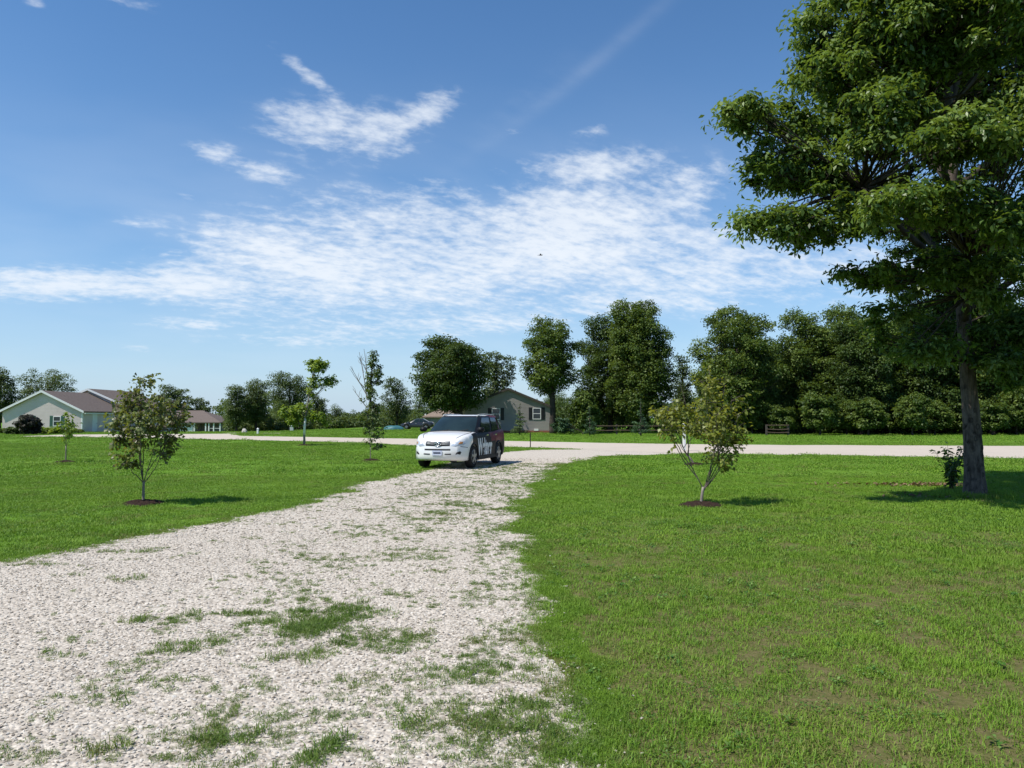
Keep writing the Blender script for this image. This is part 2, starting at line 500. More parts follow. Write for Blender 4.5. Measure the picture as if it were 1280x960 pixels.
class MB:
    """collects shapes for ONE mesh"""
    def __init__(self):
        self.v, self.f = [], []

    def add(self, verts, faces):
        b = len(self.v)
        self.v += [tuple(p) for p in verts]
        self.f += [tuple(i + b for i in f) for f in faces]
        return self

    def box(self, x0, x1, y0, y1, z0, z1):
        v = [(x, y, z) for z in (z0, z1) for y in (y0, y1) for x in (x0, x1)]
        return self.add(v, [(0, 2, 3, 1), (4, 5, 7, 6), (0, 1, 5, 4), (2, 6, 7, 3), (0, 4, 6, 2), (1, 3, 7, 5)])

    def prism(self, pts, off):
        """pts: planar outline (3D), extruded by vector off"""
        n = len(pts)
        off = Vector(off)
        v = [Vector(p) for p in pts] + [Vector(p) + off for p in pts]
        f = [tuple(range(n)), tuple(range(2 * n - 1, n - 1, -1))]
        f += [(i, i + n, (i + 1) % n + n, (i + 1) % n) for i in range(n)]
        return self.add(v, f)

    def slab(self, pts, th):
        a, b, c = (Vector(p) for p in pts[:3])
        nrm = (b - a).cross(c - a).normalized()
        if nrm.z < 0:
            nrm = -nrm
        return self.prism(pts, -nrm * th)

    def tube(self, pts, rad, sides=6, cap=True):
        pts = [Vector(p) for p in pts]
        n = len(pts)
        if not hasattr(rad, '__len__'):
            rad = [rad] * n
        ref = Vector((1, 0, 0))
        if abs((pts[-1] - pts[0]).normalized().dot(ref)) > 0.8:
            ref = Vector((0, 1, 0))
        v = []
        for i, p in enumerate(pts):
            tdir = (pts[min(i + 1, n - 1)] - pts[max(i - 1, 0)]).normalized()
            a = (ref - tdir * ref.dot(tdir)).normalized()
            b = tdir.cross(a)
            for k in range(sides):
                th = 2 * math.pi * k / sides
                v.append(p + (a * math.cos(th) + b * math.sin(th)) * rad[i])
        f = []
        for i in range(n - 1):
            for k in range(sides):
                k2 = (k + 1) % sides
                f.append((i * sides + k, i * sides + k2, (i + 1) * sides + k2, (i + 1) * sides + k))
        if cap:
            f.append(tuple(range(sides - 1, -1, -1)))
            f.append(tuple((n - 1) * sides + k for k in range(sides)))
        return self.add(v, f)

    def lathe_y(self, prof, sides=24, c=(0, 0, 0)):
        """prof: (radius, y) ring profile, axis along y"""
        v, f = [], []
        for r, y in prof:
            for k in range(sides):
                th = 2 * math.pi * k / sides
                v.append((c[0] + r * math.cos(th), c[1] + y, c[2] + r * math.sin(th)))
        for i in range(len(prof) - 1):
            for k in range(sides):
                k2 = (k + 1) % sides
                f.append((i * sides + k, i * sides + k2, (i + 1) * sides + k2, (i + 1) * sides + k))
        return self.add(v, f)

    def shift(self, d):
        self.v = [(x - d[0], y - d[1], z - d[2]) for x, y, z in self.v]
        return self

    def mesh(self, name):
        me = bpy.data.meshes.new(name)
        me.from_pydata(self.v, [], self.f)
        me.update()
        return me

    def build(self, name, material, parent=None, smooth=False, fix=True, bevel=0.0):
        me = self.mesh(name)
        bm = bmesh.new()
        bm.from_mesh(me)
        if fix:
            bmesh.ops.recalc_face_normals(bm, faces=bm.faces)
        if bevel:
            bmesh.ops.bevel(bm, geom=[e for e in bm.edges if len(e.link_faces) == 2 and e.calc_face_angle(0) > 0.5],
                            offset=bevel, segments=2, affect='EDGES')
        bm.to_mesh(me)
        bm.free()
        return link(name, me, material, parent, smooth)


# ------------------------------------------------------------------ numeric noise
def vnoise(x, y, seed=0):
    x, y = np.asarray(x, float), np.asarray(y, float)
    xi, yi = np.floor(x).astype(np.int64), np.floor(y).astype(np.int64)
    fx, fy = x - xi, y - yi
    fx, fy = fx * fx * (3 - 2 * fx), fy * fy * (3 - 2 * fy)

    def h(a, b):
        n = (a * 374761393 + b * 668265263 + seed * 982451653) & 0xffffffff
        n = ((n ^ (n >> 13)) * 1274126177) & 0xffffffff
        return ((n ^ (n >> 16)) & 0xffff) / 65535.0
    return ((h(xi, yi) * (1 - fx) + h(xi + 1, yi) * fx) * (1 - fy)
            + (h(xi, yi + 1) * (1 - fx) + h(xi + 1, yi + 1) * fx) * fy)


def fbm(x, y, seed=0, octs=4):
    s, a, tot = 0, 1.0, 0
    for i in range(octs):
        s = s + a * vnoise(np.asarray(x) * 2 ** i, np.asarray(y) * 2 ** i, seed + i * 7)
        tot += a
        a *= 0.55
    return s / tot


# ------------------------------------------------------------------ terrain and ways
def terrain(x, y):
    x, y = np.asarray(x, float), np.asarray(y, float)
    s = np.clip((-24 - x) / 10, 0, 1)
    s = s * s * (3 - 2 * s)
    return -s * np.clip(y - 83, 0, 90) * 0.018


def tz(x, y):
    return float(terrain(x, y))


EL = [(-7.6, 1.5), (-7.0, 4.0), (-6.2, 7.0)] + [tuple(gnd(*p)[:2]) for p in
      ((0, 700), (100, 682), (200, 664), (350, 638), (430, 610), (520, 589), (590, 573), (640, 564.5), (704, 560))]
ER = [(0.95, 1.5)] + [tuple(gnd(*p)[:2]) for p in
      ((785, 955), (752, 890), (718, 850), (698, 800), (695, 720), (668, 680), (655, 650), (660, 625), (672, 605),
       (700, 582), (760, 570.5), (860, 567))]
ELa, ERa = np.array(EL), np.array(ER)


def xl(y):
    return np.interp(y, ELa[:, 1], ELa[:, 0]) + (fbm(np.asarray(y) * 0.9, 3.3, 5, 5) - 0.5) * 0.9 + (vnoise(np.asarray(y) * 6, 4.2, 93) - .5) * .12


def xr(y):
    return np.interp(y, ERa[:, 1], ERa[:, 0]) + (fbm(np.asarray(y) * 1.1, 8.1, 9, 5) - 0.5) * 0.75 + (vnoise(np.asarray(y) * 6, 2.2, 91) - .5) * .12


TOP = np.array([tuple(gnd(*p)[:2]) for p in ((60, 543.6), (200, 542.6), (286, 542.3), (302, 545), (380, 546.3), (520, 548.5), (640, 551.5),
               (740, 553.5), (880, 555.5), (1000, 556.5), (1280, 557.5))] + [(70, 33.0)])
BOT = np.array([tuple(gnd(*p)[:2]) for p in ((60, 545.8), (135, 546.7), (240, 548.8), (300, 550), (380, 551.5), (462, 554), (520, 557),
               (600, 558), (690, 560), (770, 564), (860, 566.5), (1000, 568.5), (1280, 573))] + [(60, 10.0)])


def ytop(x):
    return np.interp(x, TOP[:, 0], TOP[:, 1]) + (fbm(np.asarray(x) * 0.5, 1.7, 15, 3) - 0.5) * 0.8


def ybot(x):
    return np.interp(x, BOT[:, 0], BOT[:, 1]) + (fbm(np.asarray(x) * 0.6, 6.7, 19, 4) - 0.5) * 1.1


def in_drive(x, y):
    return (x > xl(y)) & (x < xr(y)) & (y < 38)


def in_road(x, y):
    return (y > ybot(x)) & (y < ytop(x)) & (x > -42)


# ground: one graded sheet reaching the horizon
def graded(lo, hi, core0, core1, step):
    a = list(np.arange(core0, core1 + 1e-6, step))
    v, s = core1, step
    while v < hi:
        s *= 1.35
        v += s
        a.append(v)
    v, s = core0, step
    while v > lo:
        s *= 1.35
        v -= s
        a.insert(0, v)
    return np.array(a)


gx, gy = graded(-2500, 2500, -110, 70, 2.5), graded(-600, 3500, -6, 200, 2.5)
XX, YY = np.meshgrid(gx, gy)
ZZ = terrain(XX, YY)
idx = np.arange(XX.size).reshape(XX.shape)
quads = np.stack([idx[:-1, :-1], idx[:-1, 1:], idx[1:, 1:], idx[1:, :-1]], -1).reshape(-1, 4)
tag(link('ground', np_mesh('ground', np.stack([XX, YY, ZZ], -1).reshape(-1, 3), quads, smooth=True), m_ground), kind='structure')


def sheet(name, left, right, z, material):
    """strip between two polylines of the same length"""
    n = len(left)
    v = [(p[0], p[1], z) for p in left] + [(p[0], p[1], z) for p in right]
    f = [(i, i + n, i + n + 1, i + 1) for i in range(n - 1)]
    return tag(link(name, np_mesh(name, v, f), material), kind='structure')


ys = np.arange(-1.0, 39.5, 0.06)
sheet('driveway', np.stack([np.minimum(xl(ys), xr(ys) - .05), ys], -1), np.stack([xr(ys), ys], -1), 0.004, m_gravel)
xs = np.arange(-42, 62, 0.3)
sheet('road', np.stack([xs, ybot(xs)], -1), np.stack([xs, ytop(xs)], -1), 0.008, m_road)
xs = np.arange(-29.5, -21, 0.3)
sheet('side_track', np.stack([xs, 76.6 + 0.5 * fbm(xs, 3, 2)], -1), np.stack([xs, 79.5 - 0.22 * (xs + 29.5) + 0.5 * fbm(xs, 9, 3)], -1), 0.012, m_road)


# ------------------------------------------------------------------ scatter (uncountable stuff)
def proto_coll(name, meshes, material):
    col = bpy.data.collections.new(name)
    for i, me in enumerate(meshes):
        o = bpy.data.objects.new(name + '_sprig', me)
        me.materials.append(material)
        col.objects.link(o)
    return col


def scatter(name, pts, scl, rot, coll, label, cat):
    n = len(pts)
    me = bpy.data.meshes.new(name)
    me.vertices.add(n)
    me.vertices.foreach_set('co', np.asarray(pts, np.float32).ravel())
    a = me.attributes.new('scl', 'FLOAT_VECTOR', 'POINT')
    a.data.foreach_set('vector', np.asarray(scl, np.float32).ravel())
    a = me.attributes.new('rot', 'FLOAT_VECTOR', 'POINT')
    a.data.foreach_set('vector', np.asarray(rot, np.float32).ravel())
    me.update()
    o = link(name, me, None)
    tag(o, label, cat, kind='stuff')
    ng = bpy.data.node_groups.new(name + '_scatter', 'GeometryNodeTree')
    ng.interface.new_socket('Geometry', in_out='INPUT', socket_type='NodeSocketGeometry')
    ng.interface.new_socket('Geometry', in_out='OUTPUT', socket_type='NodeSocketGeometry')
    N, Lk = ng.nodes, ng.links
    gi, go = N.new('NodeGroupInput'), N.new('NodeGroupOutput')
    ci = N.new('GeometryNodeCollectionInfo')
    ci.inputs['Collection'].default_value = coll
    ci.inputs['Separate Children'].default_value = True
    ci.inputs['Reset Children'].default_value = True
    iop = N.new('GeometryNodeInstanceOnPoints')
    iop.inputs['Pick Instance'].default_value = True
    rv = N.new('FunctionNodeRandomValue')
    rv.data_type = 'INT'
    [s for s in rv.inputs if s.name == 'Max' and s.type == 'INT'][0].default_value = len(coll.objects) - 1
    Lk.new([s for s in rv.outputs if s.type == 'INT'][0], iop.inputs['Instance Index'])
    for attr, inp in (('scl', 'Scale'), ('rot', 'Rotation')):
        na = N.new('GeometryNodeInputNamedAttribute')
        na.data_type = 'FLOAT_VECTOR'
        na.inputs['Name'].default_value = attr
        Lk.new(na.outputs[0], iop.inputs[inp])
    Lk.new(gi.outputs[0], iop.inputs['Points'])
    Lk.new(ci.outputs[0], iop.inputs['Instance'])
    Lk.new(iop.outputs[0], go.inputs[0])
    md = o.modifiers.new('scatter', 'NODES')
    md.node_group = ng
    return o


def tuft(rng, n, rad, h0, h1, wd, lean=0.5):
    """a patch of n bent blades"""
    a = rng.uniform(0, 2 * np.pi, n)
    r = rad * np.sqrt(rng.uniform(0, 1, n))
    base = np.stack([r * np.cos(a), r * np.sin(a), np.full(n, -0.004)], -1)
    b = rng.uniform(0, 2 * np.pi, n)
    d = np.stack([np.cos(b), np.sin(b), np.zeros(n)], -1)
    s = np.stack([-np.sin(b), np.cos(b), np.zeros(n)], -1)
    h = rng.uniform(h0, h1, n)[:, None]
    ln = (rng.uniform(0.1, 1, n) * lean)[:, None]
    wv = (wd * rng.uniform(0.7, 1.3, n))[:, None]
    up = np.array([[0, 0, 1.0]])
    m = base + up * h * 0.6 + d * h * ln * 0.35
    tip = base + up * h * (1 - 0.3 * ln) + d * h * ln * 1.05
    v = np.stack([base - s * wv / 2, base + s * wv / 2, m - s * wv * .42, m + s * wv * .42, tip - s * wv * .06, tip + s * wv * .06], 1)
    k = np.arange(n)[:, None] * 6
    f = np.concatenate([k + np.array([[0, 1, 3, 2]]), k + np.array([[2, 3, 5, 4]])], 0)
    tn = rng.uniform(0, 1, n)
    return np_mesh('tuft', v.reshape(-1, 3), f, np.concatenate([tn, tn]))


rng = np.random.default_rng(11)
lawn_fine = proto_coll('lawn_fine', [tuft(rng, 70, 0.11, 0.010, 0.052, 0.0038, 1.2) for _ in range(5)], m_blade)
lawn_mid = proto_coll('lawn_mid', [tuft(rng, 110, 0.20, 0.015, 0.052, 0.0065, 1.1) for _ in range(4)], m_blade)
lawn_far = proto_coll('lawn_far', [tuft(rng, 130, 0.50, 0.012, 0.05, 0.018, 1.1) for _ in range(4)], m_blade)
weedc = proto_coll('weedc', [tuft(rng, 40, 0.055, 0.012, 0.055, 0.0042, 1.3) for _ in range(5)], m_weed)


def unit(v):
    return v / np.maximum(np.linalg.norm(v, axis=-1, keepdims=True), 1e-9)


def leaf_mesh(name, rng, pos, axis, nrm, ln, wd, tint, fold=0.25):
    """one folded diamond per leaf"""
    axis = unit(axis)
    side = unit(np.cross(nrm, axis))
    nrm = np.cross(axis, side)
    ln, wd = ln[:, None], wd[:, None]
    v = np.stack([pos - axis * ln * .5, pos + side * wd * .5 + nrm * wd * fold + axis * ln * .06,
                  pos + axis * ln * .5 - nrm * ln * .14, pos - side * wd * .5 + nrm * wd * fold + axis * ln * .06], 1)
    f = np.arange(len(pos) * 4).reshape(-1, 4)
    return np_mesh(name, v.reshape(-1, 3), f, np.clip(tint, 0, 1))


def sector(rng, y0, y1, dens, margin=2.0, k=0.70):
    area = 0.5 * (y1 ** 2 - y0 ** 2) * 2 * k + 2 * margin * (y1 - y0)
    n = int(area * dens)
    yy = rng.uniform(y0, y1, int(n * 2.2))
    ww = k * yy + margin
    keep = rng.uniform(0, k * y1 + margin, len(yy)) < ww
    yy = yy[keep][:n]
    xx = rng.uniform(-1, 1, len(yy)) * (k * yy + margin)
    return xx, yy


def lawn(name, y0, y1, dens, coll, s0, s1, label, bald=True, margin=2.0):
    x, y = sector(rng, y0, y1, dens, margin)
    edge = (fbm(x * 2.5, y * 2.5, 31, 3) - 0.5) * 0.5
    ok = ~in_drive(x + edge, y) & ~in_road(x, y + edge)
    for cx_, cy_ in MULCH:
        ok &= (x - cx_) ** 2 + (y - cy_) ** 2 > 0.3 ** 2
    if bald:     # thin, worn spots
        wear = 0.6 * fbm(x * 2.0, y * 2.0, 41, 4) + 0.3 * fbm(x * .5, y * .5, 45, 2) + 0.2 * fbm(x * 7, y * 7, 43, 2)
        bz = np.clip((8.5 - y) / 5, 0, 1) * np.clip((x - 1.2) / 2, 0, 1)
        ok &= ~((wear > 0.80 - 0.19 * bz) & (rng.uniform(0, 1, len(x)) < 0.25 + 0.55 * bz))
    x, y = x[ok], y[ok]
    n = len(x)
    size = (s0 + (s1 - s0) * fbm(x * 0.9, y * 0.9, 51, 4)) * rng.uniform(0.8, 1.2, n)
    tall = 0.35 + 1.0 * fbm(x * 0.6, y * 0.6, 57, 4) * rng.uniform(0.7, 1.3, n)
    scl = np.stack([size, size, size * tall], -1)
    rot = np.stack([rng.normal(0, 0.06, n), rng.normal(0, 0.06, n), rng.uniform(0, 6.28, n)], -1)
    return scatter(name, np.stack([x, y, terrain(x, y)], -1), scl, rot, coll, label, 'grass')


SAP_L, SAP_R = gnd(179, 630), gnd(876, 632)
SAP_R2, SAP_L2 = gnd(868, 581), gnd(82, 578)
YNG, SAP_M = gnd(380, 557), gnd(463, 576)
MULCH = [(p.x, p.y) for p in (SAP_L, SAP_R, SAP_R2, SAP_L2, YNG, SAP_M)]

lawn('lawn_grass', 2.2, 9.0, 95, lawn_fine, 0.8, 1.3, 'short uneven green grass with worn spots beside the gravel drive')
lawn('lawn_grass', 9.0, 21.0, 42, lawn_mid, 0.8, 1.3, 'mown green lawn on both sides of the gravel drive', margin=2.5)
lawn('lawn_grass', 21.0, 48.0, 6.5, lawn_far, 0.8, 1.3, 'smooth green lawn stretching up to the gravel road', bald=False, margin=3)
lawn('lawn_grass', 48.0, 108.0, 1.3, lawn_far, 1.3, 1.9, 'distant green grass beyond the gravel road', bald=False, margin=3)

# the ragged lip where lawn and drive run into each other
n = 15000
y = 2.4 + 30 * rng.uniform(0, 1, n) ** 1.4
side = rng.uniform(0, 1, n) < .62
off = np.abs(rng.normal(0, 1, n)) * np.where(side, .15, .15) - .20
off = off + (fbm(y * 2.2, np.where(side, 3.0, 9.0), 97, 3) - .5) * .45
x = np.where(side, xr(y) - off, xl(y) + off)
ok = rng.uniform(0, 1, n) < .75
x, y = x[ok], y[ok]
n = len(x)
s_ = rng.uniform(.35, .8, n)
scatter('lawn_edge_grass', np.stack([x, y, np.full(n, .004)], -1), np.stack([s_, s_, s_ * rng.uniform(.6, 1.2, n)], -1),
        np.stack([rng.normal(0, .1, n), rng.normal(0, .1, n), rng.uniform(0, 6.28, n)], -1), lawn_fine,
        'grass creeping over both edges of the gravel drive', 'grass')

# clover and other broad leaved plants in the turf
def rosette(rng, n, rad, size):
    a = rng.uniform(0, 2 * np.pi, n)
    r = rad * np.sqrt(rng.uniform(0.02, 1, n))
    p = np.stack([r * np.cos(a), r * np.sin(a), rng.uniform(.012, .04, n)], -1)
    ax = np.stack([np.cos(a), np.sin(a), rng.uniform(-.3, .4, n)], -1) + rng.normal(0, .4, (n, 3))
    nr = np.array([[0, 0, 1.0]]) + rng.normal(0, .35, (n, 3))
    sz = size * rng.uniform(.6, 1.3, n)
    return leaf_mesh('rosette', rng, p, ax, nr, sz, sz * .75, rng.uniform(0, 1, n), fold=.1)


clover = proto_coll('clover', [rosette(rng, 60, .10, .013), rosette(rng, 34, .07, .017), rosette(rng, 16, .05, .026), rosette(rng, 80, .13, .012)], m_clover)
x, y = sector(rng, 2.3, 13.0, 16, 2.0)
ok = ~in_drive(x, y) & (fbm(x * .7, y * .7, 111, 4) > .5)
x, y = x[ok], y[ok]
n = len(x)
s_ = rng.uniform(.6, 1.3, n)
scatter('lawn_clover', np.stack([x, y, np.full(n, .004)], -1), np.stack([s_, s_, s_], -1), np.stack([rng.normal(0, .08, n), rng.normal(0, .08, n), rng.uniform(0, 6.28, n)], -1), clover,
        'clover and broad leaved plants mixed into the near lawn', 'clover')

# loose stones on the drive
stones = []
for k in range(7):
    bm = bmesh.new()
    bmesh.ops.create_icosphere(bm, subdivisions=1, radius=1.0)
    sx, sy, sz = rng.uniform(0.7, 1.25), rng.uniform(0.6, 1.0), rng.uniform(0.3, 0.6)
    for v in bm.verts:
        q = 1 + rng.uniform(-0.28, 0.22)
        v.co = Vector((v.co.x * sx * q, v.co.y * sy * q, v.co.z * sz * q))
    me = bpy.data.meshes.new('stone')
    bm.to_mesh(me)
    bm.free()
    stones.append(me)
stone_coll = proto_coll('limestone', stones, m_stone)
SX, SY, SS = [], [], []
for y0, y1, dens, s0, s1 in ((2.4, 6.0, 2300, 0.006, 0.0145), (6.0, 10.5, 1000, 0.008, 0.0165), (10.5, 18, 380, 0.012, 0.023), (18, 30, 110, 0.016, 0.028)):
    wmax = 9.0
    n = int((y1 - y0) * wmax * dens)
    y = rng.uniform(y0, y1, n)
    x = rng.uniform(-8, 5.5, n)
    edge = rng.normal(0, 0.13, n)
    ok = in_drive(x + edge, y) & (np.abs(x) < 0.72 * y + 1.2)
    thin = fbm(x * 1.1, y * 1.1, 71, 4)
    ok &= rng.uniform(0, 1, n) < np.clip(1.7 - 1.5 * thin, 0.25, 1)
    x, y = x[ok], y[ok]
    SX.append(x); SY.append(y)
    SS.append(s0 + (s1 - s0) * rng.uniform(0, 1, len(x)) ** 1.8)
sx_, sy_, ss_ = map(np.concatenate, (SX, SY, SS))
n = len(sx_)
scatter('drive_gravel', np.stack([sx_, sy_, 0.004 + ss_ * 0.25], -1), np.stack([ss_ * rng.uniform(.8, 1.25, n), ss_ * rng.uniform(.8, 1.2, n), ss_ * .8], -1),
        np.stack([rng.normal(0, .3, n), rng.normal(0, .3, n), rng.uniform(0, 6.28, n)], -1), stone_coll,
        'loose white limestone gravel spread over the driveway', 'gravel')

# weeds and grass tufts coming up through the gravel
WX, WY, WS = [], [], []


def weed_patch(cx_, cy_, rx, ry, n, s=1.0):
    WX.append(rng.normal(cx_, rx, n)); WY.append(rng.normal(cy_, ry, n)); WS.append(rng.uniform(0.55, 1.15, n) * s)


n = 11000
y = 2.6 + 24.4 * rng.uniform(0, 1, n) ** 1.35
r_, l_ = xr(y), xl(y)
x = l_ + (r_ - l_) * rng.uniform(0, 1, n)
dr, dl = r_ - x, x - l_
pat = fbm(x * 3.2, y * 2.0, 81, 4)
band = np.interp(dr, [0, 0.3, 0.7, 1.1, 1.7, 2.4, 3.0, 3.8, 5], [1.0, 0.75, 0.58, 0.62, 0.72, 0.50, 0.15, 0.03, 0.012])
near = np.clip((6.4 - y) / 2.5, 0, 1) * np.clip(1.4 - dr, 0, 1)
band = np.maximum(band + 0.7 * near, np.interp(dl, [0, 0.2, 0.6, 1.0], [0.6, 0.25, 0.06, 0]))
ok = rng.uniform(0, 1, n) < band * np.clip((pat - 0.30) * 3.2, 0.02, 1.3)
for cx_, cy_ in zip(x[ok], y[ok]):
    big = rng.uniform() ** 3
    weed_patch(cx_, cy_, 0.035 + .075 * big, 0.03 + .06 * big, int(2 + 8 * big), 0.5 + .3 * big)
for px, py, rx, ry, k in ((395, 782, .13, .10, 55), (425, 768, .20, .16, 90), (375, 790, .10, .08, 40), (440, 800, .25, .07, 28), (300, 768, .22, .05, 18),
                          (240, 805, .12, .06, 16), (182, 776, .07, .05, 10), (210, 815, .10, .05, 10), (275, 926, .12, .05, 20), (410, 940, .06, .08, 18),
                          (342, 778, .06, .04, 9), (365, 822, .14, .06, 14), (55, 706, .3, .05, 12), (160, 725, .1, .05, 8), (140, 690, .35, .08, 22),
                          (600, 842, .16, .12, 22), (555, 845, .14, .11, 22), (610, 905, .18, .11, 22), (660, 915, .24, .12, 38), (560, 900, .14, .07, 16), (685, 880, .22, .12, 34),
                          (700, 945, .28, .08, 34), (620, 660, .4, .5, 40), (640, 685, .3, .4, 40), (120, 940, .06, .03, 6)):
    p = gnd(px, py)
    weed_patch(p.x, p.y, rx, ry, k, 1.1)
x, y, s_ = map(np.concatenate, (WX, WY, WS))
n = len(x)
scatter('drive_weeds', np.stack([x, y, np.full(n, 0.006)], -1), np.stack([s_, s_, s_ * rng.uniform(0.5, 1.1, n)], -1),
        np.stack([rng.normal(0, .12, n), rng.normal(0, .12, n), rng.uniform(0, 6.28, n)], -1), weedc,
        'low green and brown weed tufts growing through the driveway gravel', 'weeds')


# ------------------------------------------------------------------ foliage
def sample_clumps(rng, lobes, n, rmin, rmax, gap=0.95, inner=0.45):
    lob = np.array(lobes, float)
    wt = (lob[:, 3] * lob[:, 4] * lob[:, 5]) ** (2 / 3)
    if lob.shape[1] > 6:
        wt = wt * lob[:, 6]
    wt /= wt.sum()
    out = []
    tries = 0
    while len(out) < n and tries < n * 40:
        tries += 1
        L = lob[rng.choice(len(lob), p=wt)]
        d = unit(rng.normal(size=3))
        k = rng.uniform(inner ** 2, 1) ** 0.5
        r = rng.uniform(rmin, rmax)
        sh = np.maximum(L[3:6] - r * 0.6, L[3:6] * 0.3)
        p = L[:3] + d * sh * k
        if out:
            o = np.array(out)
            dd = np.linalg.norm(o[:, :3] - p, axis=1)
            if (dd < gap * 0.5 * (o[:, 3] + r)).any():
                continue
        out.append((*p, r))
    return np.array(out)


def crown(name, parent, rng, clumps, per, ln, wd, material, squash=0.72, up=0.75, rag=0.12, droop=0.25, tintvar=0.22, soft=False):
    n = len(clumps)
    cnt = np.maximum(6, (per * (clumps[:, 3] / clumps[:, 3].mean()) ** 2).astype(int))
    ci = np.repeat(np.arange(n), cnt)
    N = len(ci)
    d = unit(rng.normal(size=(N, 3)))
    d[:, 2] = np.where(rng.uniform(size=N) < 0.45, np.abs(d[:, 2]), d[:, 2])
    k = rng.uniform(0, 1, N) ** 0.42 * (1 + rng.normal(0, rag, N))
    if soft:
        k = np.minimum(np.abs(rng.normal(0, .62, N)), 1.25) + rng.uniform(0, .2, N)
    r = clumps[ci, 3][:, None]
    pos = clumps[ci, :3] + d * r * k[:, None] * np.array([[1, 1, squash]])
    nrm = unit(d * 0.55 + np.array([[0, 0, up]]) + rng.normal(0, 0.45, (N, 3)))
    ax = d * 0.8 + rng.normal(0, 0.6, (N, 3)) - np.array([[0, 0, droop]])
    ax = ax - nrm * (ax * nrm).sum(1, keepdims=True)
    ctint = np.clip(rng.normal(0.48, tintvar, n), 0.02, 0.98)
    tint = ctint[ci] + rng.normal(0, 0.16, N)
    s = rng.uniform(0.65, 1.25, N)
    me = leaf_mesh(name, rng, pos, ax, nrm, ln * s, wd * s * rng.uniform(0.8, 1.2, N), tint)
    return link(name, me, material, parent)


def bez(a, b, c, n):
    t = np.linspace(0, 1, n)[:, None]
    return (1 - t) ** 2 * a + 2 * t * (1 - t) * b + t ** 2 * c


def trunk_and_limbs(parent, rng, trunk, rad, clumps, material, nlimb=7, sides=8, start=0.35, twig=0.02, wob=0.02, limbrad=0.42, bark_sides=None):
    """trunk: (n,3) axis points. Limbs run to groups of clumps, twigs to each clump."""
    trunk = np.array(trunk, float)
    mb = MB()
    # finer axis
    ts = np.linspace(0, 1, 14)
    seg = np.linspace(0, 1, len(trunk))
    axis = np.stack([np.interp(ts, seg, trunk[:, i]) for i in range(3)], -1)
    rr = np.interp(ts, np.linspace(0, 1, len(rad)), rad)
    axis[1:-1, :2] += rng.normal(0, wob, (12, 2))
    mb.tube(axis, list(rr), bark_sides or sides)
    mb.build('trunk', material, parent, smooth=True)
    if clumps is None or nlimb == 0:
        return
    br = MB()
    k = min(nlimb, len(clumps))
    cen = clumps[rng.choice(len(clumps), k, replace=False), :3].copy()
    for _ in range(6):
        lab = np.argmin(((clumps[:, None, :3] - cen[None]) ** 2).sum(-1), 1)
        for j in range(k):
            if (lab == j).any():
                cen[j] = clumps[lab == j, :3].mean(0)
    for j in range(k):
        mem = clumps[lab == j, :3]
        if not len(mem):
            continue
        c = cen[j]
        top = axis[-1]
        h = np.clip((c[2] - axis[0, 2]) / max(0.1, top[2] - axis[0, 2]) * 0.75, start, 0.97)
        a = np.array([np.interp(h, ts, axis[:, i]) for i in range(3)])
        r0 = float(np.interp(h, ts, rr)) * limbrad * 1.2
        mid = (a + c) / 2 + np.array([0, 0, -0.06]) * np.linalg.norm(c - a) + rng.normal(0, 0.05, 3) * np.linalg.norm(c - a)
        pts = bez(a, mid, c, 7)
        br.tube(pts, list(np.linspace(r0, max(twig, r0 * 0.35), 7)), 5, cap=False)
        for m_ in mem:
            i0 = rng.integers(2, 7)
            p0 = pts[i0]
            md = (p0 + m_) / 2 + rng.normal(0, 0.06, 3) * np.linalg.norm(m_ - p0)
            br.tube(bez(p0, md, m_, 4), list(np.linspace(max(twig, r0 * 0.35), twig * 0.5, 4)), 4, cap=False)
    br.build('branches', material, parent, smooth=True, fix=False)


def auto_lobes(rng, H, W, low, k=7, top=0.62, D=None, taper=0.0):
    """uneven crown outline: a full core and k outer bulges"""
    D = D or W
    c = low + (H - low) * 0.5
    rz = (H - low) * 0.5
    L = [(0, 0, c, W * 0.42, D * 0.42, rz * 0.95, 1.2), (0, 0, low + rz * .42, W * 0.43, D * 0.43, rz * .42, 1)]
    for i in range(k):
        a = 2 * math.pi * (i * 0.382 + rng.uniform(-.08, .08))
        f = -0.8 + 1.5 * ((i + .5) / k)
        wd = (1 - abs(f) ** 3 * (0.62 if f > 0 else 0.3)) * (1 - taper * max(0, f))
        s = rng.uniform(0.18, 0.28)
        L.append((math.cos(a) * W * (0.53 - s * .9) * wd, math.sin(a) * D * (0.53 - s * .9) * wd, c + rz * f * 0.78, W * s, D * s, max(rz * s * 1.1, W * s * .8), 1))
    for q in (-.14, .13):
        L.append((q * W + rng.uniform(-.05, .05) * W, rng.uniform(-.1, .1) * D, H - rz * 0.27 - (0 if q < 0 else rng.uniform(.08, .30)) * rz, W * 0.26, D * 0.26, rz * 0.27, 1))
    return L


